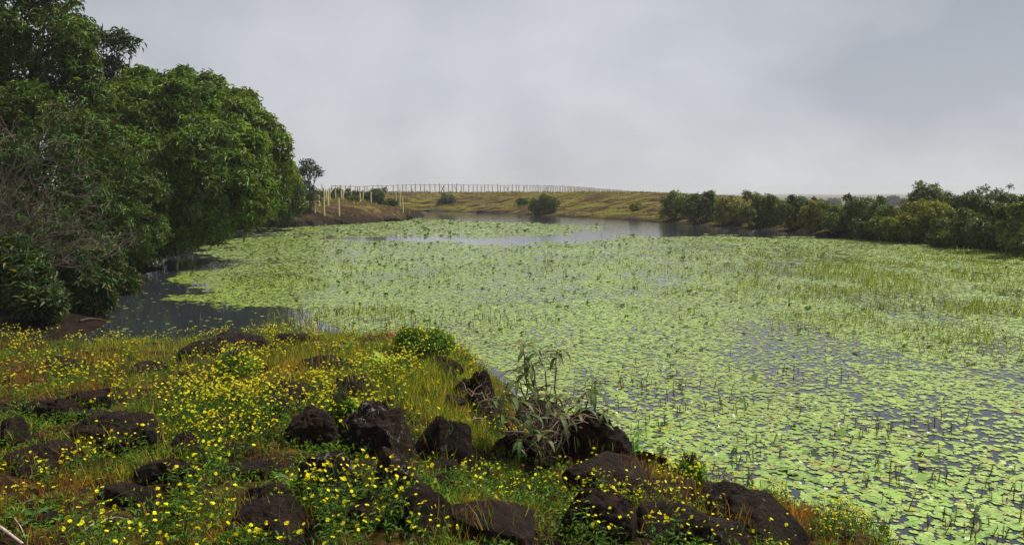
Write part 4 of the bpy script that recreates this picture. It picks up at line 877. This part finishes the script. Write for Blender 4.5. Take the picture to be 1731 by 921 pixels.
def lilies():
    rng = np.random.default_rng(55); bands = [(5, 10, .100, 12), (10, 14, .092, 9), (14, 22, .092, 7), (22, 36, .115, 6), (36, 58, .175, 5), (58, 135, .30, 5)]
    A = dict(x=[], y=[], s=[], k=[])
    for r0, r1, s, k in bands:
        for rep in range(2):
            ss = s * (1 if rep == 0 else .74)
            x, y = hexgrid(-r1 * .72, r1 * .74, max(1, r0 * .6), r1, ss, rng, .36); d = np.hypot(x, y)
            ok = (d >= r0) & (d < r1) & (abs(x) < y * .76 + 1.5); x, y = x[ok], y[ok]; sd_ = sdist(x, y); ok = sd_ < -.10; x, y = x[ok], y[ok]
            D, px, py = pad_density(x, y); ok = rng.random(len(x)) < D * (.84 if rep == 0 else .48); x, y = x[ok], y[ok]
            A['x'].append(x); A['y'].append(y); A['s'].append(ss * rng.choice([.5, .7, .85, 1.0, 1.1, 1.25, 1.45], len(x)) * rng.uniform(.9, 1.1, len(x))); A['k'].append(np.full(len(x), k))
    x, y, s, k = [np.concatenate(A[q]) for q in 'xysk']; m = len(x); print('pads', m)
    px, py, dep = proj(np.stack([x, y, 0 * x], -1)); d = np.hypot(x, y)
    big = sst(.42, .60, fbm(x * .3, y * .3, seed=130, o=3)); t = rng.random(m)
    c = np.array([.245, .365, .062]) * rng.uniform(.72, 1.2, (m, 1)) * (.78 + .42 * fbm(x * .45, y * .3, seed=133, o=4))[:, None] + rng.random((m, 1)) * np.array([.035, .012, .0]) + big[:, None] * np.array([.02, .03, .0])
    yel = t < .05; c[yel] = np.array([.30, .30, .03]) * rng.uniform(.7, 1.1, (yel.sum(), 1)); br = (t > .05) & (t < .06); c[br] = np.array([.22, .15, .04]) * rng.uniform(.6, 1.2, (br.sum(), 1))
    up = rng.random(m) < np.where(d < 16, .02, .06)
    tilt = np.where(up, np.where(d < 16, rng.normal(0, .45, m), rng.normal(0, .42, m)), rng.normal(0, .012, m)); ta = rng.uniform(0, 6.28, m)
    c[up] = np.array([.12, .21, .02]) * rng.uniform(.6, 1.5, (up.sum(), 1))
    ta = np.where(up, rng.uniform(1.4, 4.4, m), ta); tilt = np.where(up, np.abs(tilt), tilt)
    nrm = np.stack([np.sin(tilt) * np.cos(ta), np.sin(tilt) * np.sin(ta), np.abs(np.cos(tilt))], -1); h = rng.uniform(0, 6.28, m)
    R = frames(np.stack([np.cos(h), np.sin(h), 0 * h], -1) - nrm * (nrm[:, :1] * np.cos(h)[:, None] + nrm[:, 1:2] * np.sin(h)[:, None]), nrm)
    z = .004 + rng.uniform(0, .005, m) + np.where(up, np.abs(np.sin(tilt)) * s * .5, np.abs(tilt) * s * .3)
    # which pads show: not hidden by the bank
    vis = (px > 0) & (px < 1731) & (py < 921) & (py > 0)
    tt = np.linspace(.25, .97, 26)[None]; 
    cand = np.nonzero(vis & (d < 14))[0]; L_ = EYE[None, None] + tt[..., None] * (np.stack([x, y, 0 * x], -1)[cand][:, None] - EYE); blk = (hn(L_[..., 0], L_[..., 1]) + .06 > L_[..., 2]).any(1) & True
    cand = cand[~blk]; near = cand[np.argsort(-(s / d)[cand])][:300]; isn = np.zeros(m, bool); isn[near] = True
    T = [pad_template(14, .26, 0, q) for q in range(4)]
    meshes = {}
    pad_group = 'lily pads nearest the bank'
    for q in near:
        key = (int(rng.integers(0, 4)), 'y' if yel[q] else 'b' if br[q] else 'u' if up[q] else 'g' + str(rng.integers(0, 4)))
        if key not in meshes:
            cc = {'y': (.30, .30, .03), 'b': (.22, .15, .04), 'u': (.14, .26, .03)}.get(key[1], np.array([.18, .315, .034]) * rng.uniform(.75, 1.2))
            V, F = T[key[0]]; C = np.tile(cc, (len(V), 1)).astype(float); C[0] *= 1.15; C[1:] *= rng.uniform(.85, 1.1, (len(V) - 1, 1)); meshes[key] = np_mesh('lily_pad', V, F, M_pad, C)
        o = link('lily_pad', meshes[key], None, (x[q], y[q], z[q]), None, s[q]); o.rotation_euler = Matrix(R[q].tolist()).to_euler()
        lab = {'y': 'yellowing round lily pad among green ones near the rocky bank', 'b': 'withered brown lily pad among green ones near the rocky bank', 'u': 'lily pad tipped up out of the water near the rocky bank'}.get(key[1], 'round green lily pad floating flat among others near the rocky bank')
        tag(o, lab, 'lily pad', pad_group)
    mb = MB()
    for kk in sorted(set(k)):
        V0, F0 = pad_template(int(kk), .3 if kk > 6 else .5, 0, int(kk)); q = (k == kk) & ~isn
        V, F, C = inst(V0, F0, np.stack([x, y, z], -1)[q], R[q], s[q], c[q]); mb.add(V, F, C)
    tag(link('lily_pads', mb.mesh('lily_pads', M_pad)), 'pale green carpet of small lily pads covering the lake', 'lily pads', 'lily pads nearest the bank', 'stuff')
    # small white flowers above the pads
    ok = np.nonzero(vis & (d < 24) & (rng.random(m) < np.where(d < 12, .03, .016)))[0]; ok = ok[np.argsort(d[ok])][:170]; fm = [flower_mesh(700 + i, .042, (.75, .75, .74), (.6, .5, .15)).mesh('water_flower', M_flower) for i in range(2)]
    for q in ok: tag(link('water_flower', fm[q % 2], None, (x[q] + .04, y[q], .045), (rng.uniform(-.4, .4), rng.uniform(-.4, .4), 0), rng.uniform(.8, 1.2)), 'tiny white water flower open just above the lily pads', 'water flower', 'white water flowers')
lilies()
def waterweed():
    rng = np.random.default_rng(66)
    SP = [(1150, 690, 130, 22, .9), (1060, 670, 60, 30, .7), (1220, 800, 90, 40, 1.2), (1290, 830, 70, 26, 1.1), (1460, 740, 45, 12, 1.3), (1330, 905, 60, 20, 1.2), (1440, 895, 70, 18, 1.3), (1660, 905, 90, 18, 1.2), (1560, 830, 120, 24, .6), (1380, 790, 120, 20, .5), (1700, 840, 70, 26, .7), (1640, 725, 90, 12, .6), (1500, 710, 80, 10, .5), (1090, 730, 50, 30, .7), (1250, 640, 150, 16, .35), (640, 545, 60, 14, 1.0), (560, 535, 70, 14, .7), (520, 575, 40, 10, .9), (820, 545, 90, 12, .5)]
    r = 6 + 16 * rng.random(26000) ** .8; a = np.radians(rng.uniform(-18, 36, 26000)); x, y = r * np.sin(a), r * np.cos(a); px, py, _ = proj(np.stack([x, y, 0 * x], -1))
    ok = (sdist(x, y) < -.08) & (rng.random(len(x)) < blobs(px, py, SP) * .40 * sst(.35, .55, fbm(x * 2, y * 2, seed=140, o=3))); x, y, px, py = x[ok], y[ok], px[ok], py[ok]; d = np.hypot(x, y); m = len(x); print('waterweed', m)
    def sprig(seed):
        g = np.random.default_rng(seed); mb = MB(); h = .13; e = np.array([g.normal(0, .012), g.normal(0, .012), h]); mb.tube(curve((0, 0, -.05), e, 0, 4, .003, g), np.linspace(.004, .003, 4), 4, (.11, .055, .035))
        P, D = [], []
        for z in np.linspace(.02, h, 8):
            for j in range(4): a_ = g.uniform(0, 6.28); P.append(e * z / h); D.append((math.cos(a_), math.sin(a_), .9))
        P, D = np.array(P), np.array(D); f = (P[:, 2] / h)[:, None]
        V, F, C = inst(LEAF2[0], LEAF2[1], P, frames(D, np.tile([0, 0, 1.], (len(P), 1))), np.tile([.006, .026, .02], (len(P), 1)), np.array([.10, .06, .03]) * (1 - f) + np.array([.06, .12, .03]) * f); mb.add(V, F, C); return mb
    var = [sprig(q) for q in range(5)]; ms = [v.mesh('waterweed', M_thin) for v in var]; vis = (px > 0) & (px < 1731) & (py < 921); order = np.argsort(np.where(vis, d, 99)); near = order[:280]; vi = rng.integers(0, 5, m); s = rng.uniform(.5, 1.25, m); rz = rng.uniform(0, 6.28, m)
    for q in near: tag(link('waterweed', ms[vi[q]], None, (x[q], y[q], 0), (rng.normal(0, .12), rng.normal(0, .12), rz[q]), s[q]), 'upright reddish green waterweed sprig standing out of the water', 'waterweed', 'waterweed sprigs near the bank')
    mb = MB(); rest = order[280:]
    for i in range(5):
        q = rest[vi[rest] == i]
        if len(q):
            R = np.tile(np.eye(3), (len(q), 1, 1)); c, sn = np.cos(rz[q]), np.sin(rz[q]); R[:, 0, 0] = c; R[:, 0, 1] = -sn; R[:, 1, 0] = sn; R[:, 1, 1] = c
            V, F, _ = inst(np.concatenate(var[i].V), np.concatenate(var[i].F), np.stack([x[q], y[q], 0 * x[q]], -1), R, s[q]); mb.add(V, F, np.tile(np.concatenate(var[i].C), (len(q), 1)))
    tag(link('water_plants', mb.mesh('water_plants', M_thin)), 'many small waterweed sprigs farther out in the water', 'water plants', 'waterweed sprigs near the bank', 'stuff')
    # reeds standing in the lake
    RD = [(1500, 470, 280, 40, 1.0), (1350, 440, 160, 18, .8), (1650, 520, 140, 60, 1.0), (1600, 440, 160, 20, .9), (1250, 480, 120, 20, .5), (560, 545, 110, 18, .8), (650, 535, 50, 12, 1.2), (470, 480, 90, 18, .35), (1450, 530, 200, 30, .5), (1000, 450, 200, 20, .15), (600, 460, 160, 24, .22), (480, 572, 40, 14, 1.0)]
    r = 14 * (60 / 14) ** rng.random(150000); a = np.radians(rng.uniform(-22, 37, len(r))); x, y = r * np.sin(a), r * np.cos(a); px, py, _ = proj(np.stack([x, y, 0 * x], -1))
    ok = (sdist(x, y) < -.3) & (rng.random(len(x)) < blobs(px, py, RD) * .6 * sst(.33, .6, fbm(x * .7, y * .5, seed=150, o=4))); x, y = x[ok], y[ok]; m = len(x); d = np.hypot(x, y); print('reeds', m)
    c = np.array([.17, .24, .035]) * rng.uniform(.5, 1.5, (m, 1)) + rng.random((m, 1)) * np.array([.10, .08, .03])
    V, F, C = blades(x, y, 0 * x - .03, rng.uniform(.12, .34, m), .004 + d * .0007, c, rng, .3); tag(link('reeds', np_mesh('reeds', V, F, M_grass, C)), 'thin reeds standing in the water among the lily pads', 'reeds', kind='stuff')
waterweed()

# ------------------------------------------------------------------ rough grass on the far land
def far_grass():
    rng = np.random.default_rng(88); n = 150000
    r = 19 * (195 / 19) ** rng.random(n) ** .62; a = np.radians(rng.uniform(-40, 40, n)); x, y = r * np.sin(a), r * np.cos(a); s = sdist(x, y); z = H(x, y)
    left = np.degrees(a) < -13; nn = fbm(x * .22, y * .5, seed=160, o=4)
    ok = (s > .5) & (z > .1) & (rng.random(n) < np.where(r > 75, np.maximum(sst(.48, .60, nn) * .9, .30 * ((x < -8) & (r < 122))), sst(.35, .6, nn) * np.where(x > 0, sst(.3, 1.5, s), sst(1.5, 5, s)) * .8)); x, y, z, r, nn, left = [q[ok] for q in (x, y, z, r, nn, left)]; m = len(x); print('far grass', m)
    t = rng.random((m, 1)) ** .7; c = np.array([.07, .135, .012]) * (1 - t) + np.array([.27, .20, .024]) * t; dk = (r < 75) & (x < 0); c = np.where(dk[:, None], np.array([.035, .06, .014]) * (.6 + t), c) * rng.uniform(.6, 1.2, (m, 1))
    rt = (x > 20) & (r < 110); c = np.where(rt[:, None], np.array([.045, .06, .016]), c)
    V, F, C = blades(x, y, z - .02, np.where(r > 75, rng.uniform(.12, .42, m), rng.uniform(.12, .45, m)), .012 + r * .0011, c, rng, .5)
    tag(link('rough_grass', np_mesh('rough_grass', V, F, M_grass, C)), 'rough yellow green grass tufts on the hill and far banks', 'grass', kind='stuff')
far_grass()
print('objects', len(bpy.data.objects), 'tris', sum(len(o.data.polygons) for o in bpy.data.objects if o.type == 'MESH'), 'script s', round(time.time() - T00, 1))

# ------------------------------------------------------------------ thin mist
def haze():
    bm = bmesh.new(); bmesh.ops.create_cube(bm, size=1); me = bpy.data.meshes.new('haze'); bm.to_mesh(me); bm.free()
    m = bpy.data.materials.new('haze'); m.use_nodes = True; n = m.node_tree.nodes; n.remove(n['Principled BSDF'])
    v = n.new('ShaderNodeVolumePrincipled'); v.inputs['Density'].default_value = .0004; v.inputs['Color'].default_value = (.86, .89, .93, 1); m.node_tree.links.new(v.outputs[0], n['Material Output'].inputs['Volume'])
    me.materials.append(m); zs = [(o.matrix_world @ Vector(c)).z for o in bpy.data.objects if o.name.startswith('ground') and o.type == 'MESH' for c in o.bound_box]
    z0, z1 = min(zs) - 1, max(max(zs), 14.0) + 1
    tag(link('haze', me, None, (0, 0, (z0 + z1) / 2), None, (8800, 8800, z1 - z0)), kind='stuff')
if HAZE: haze()
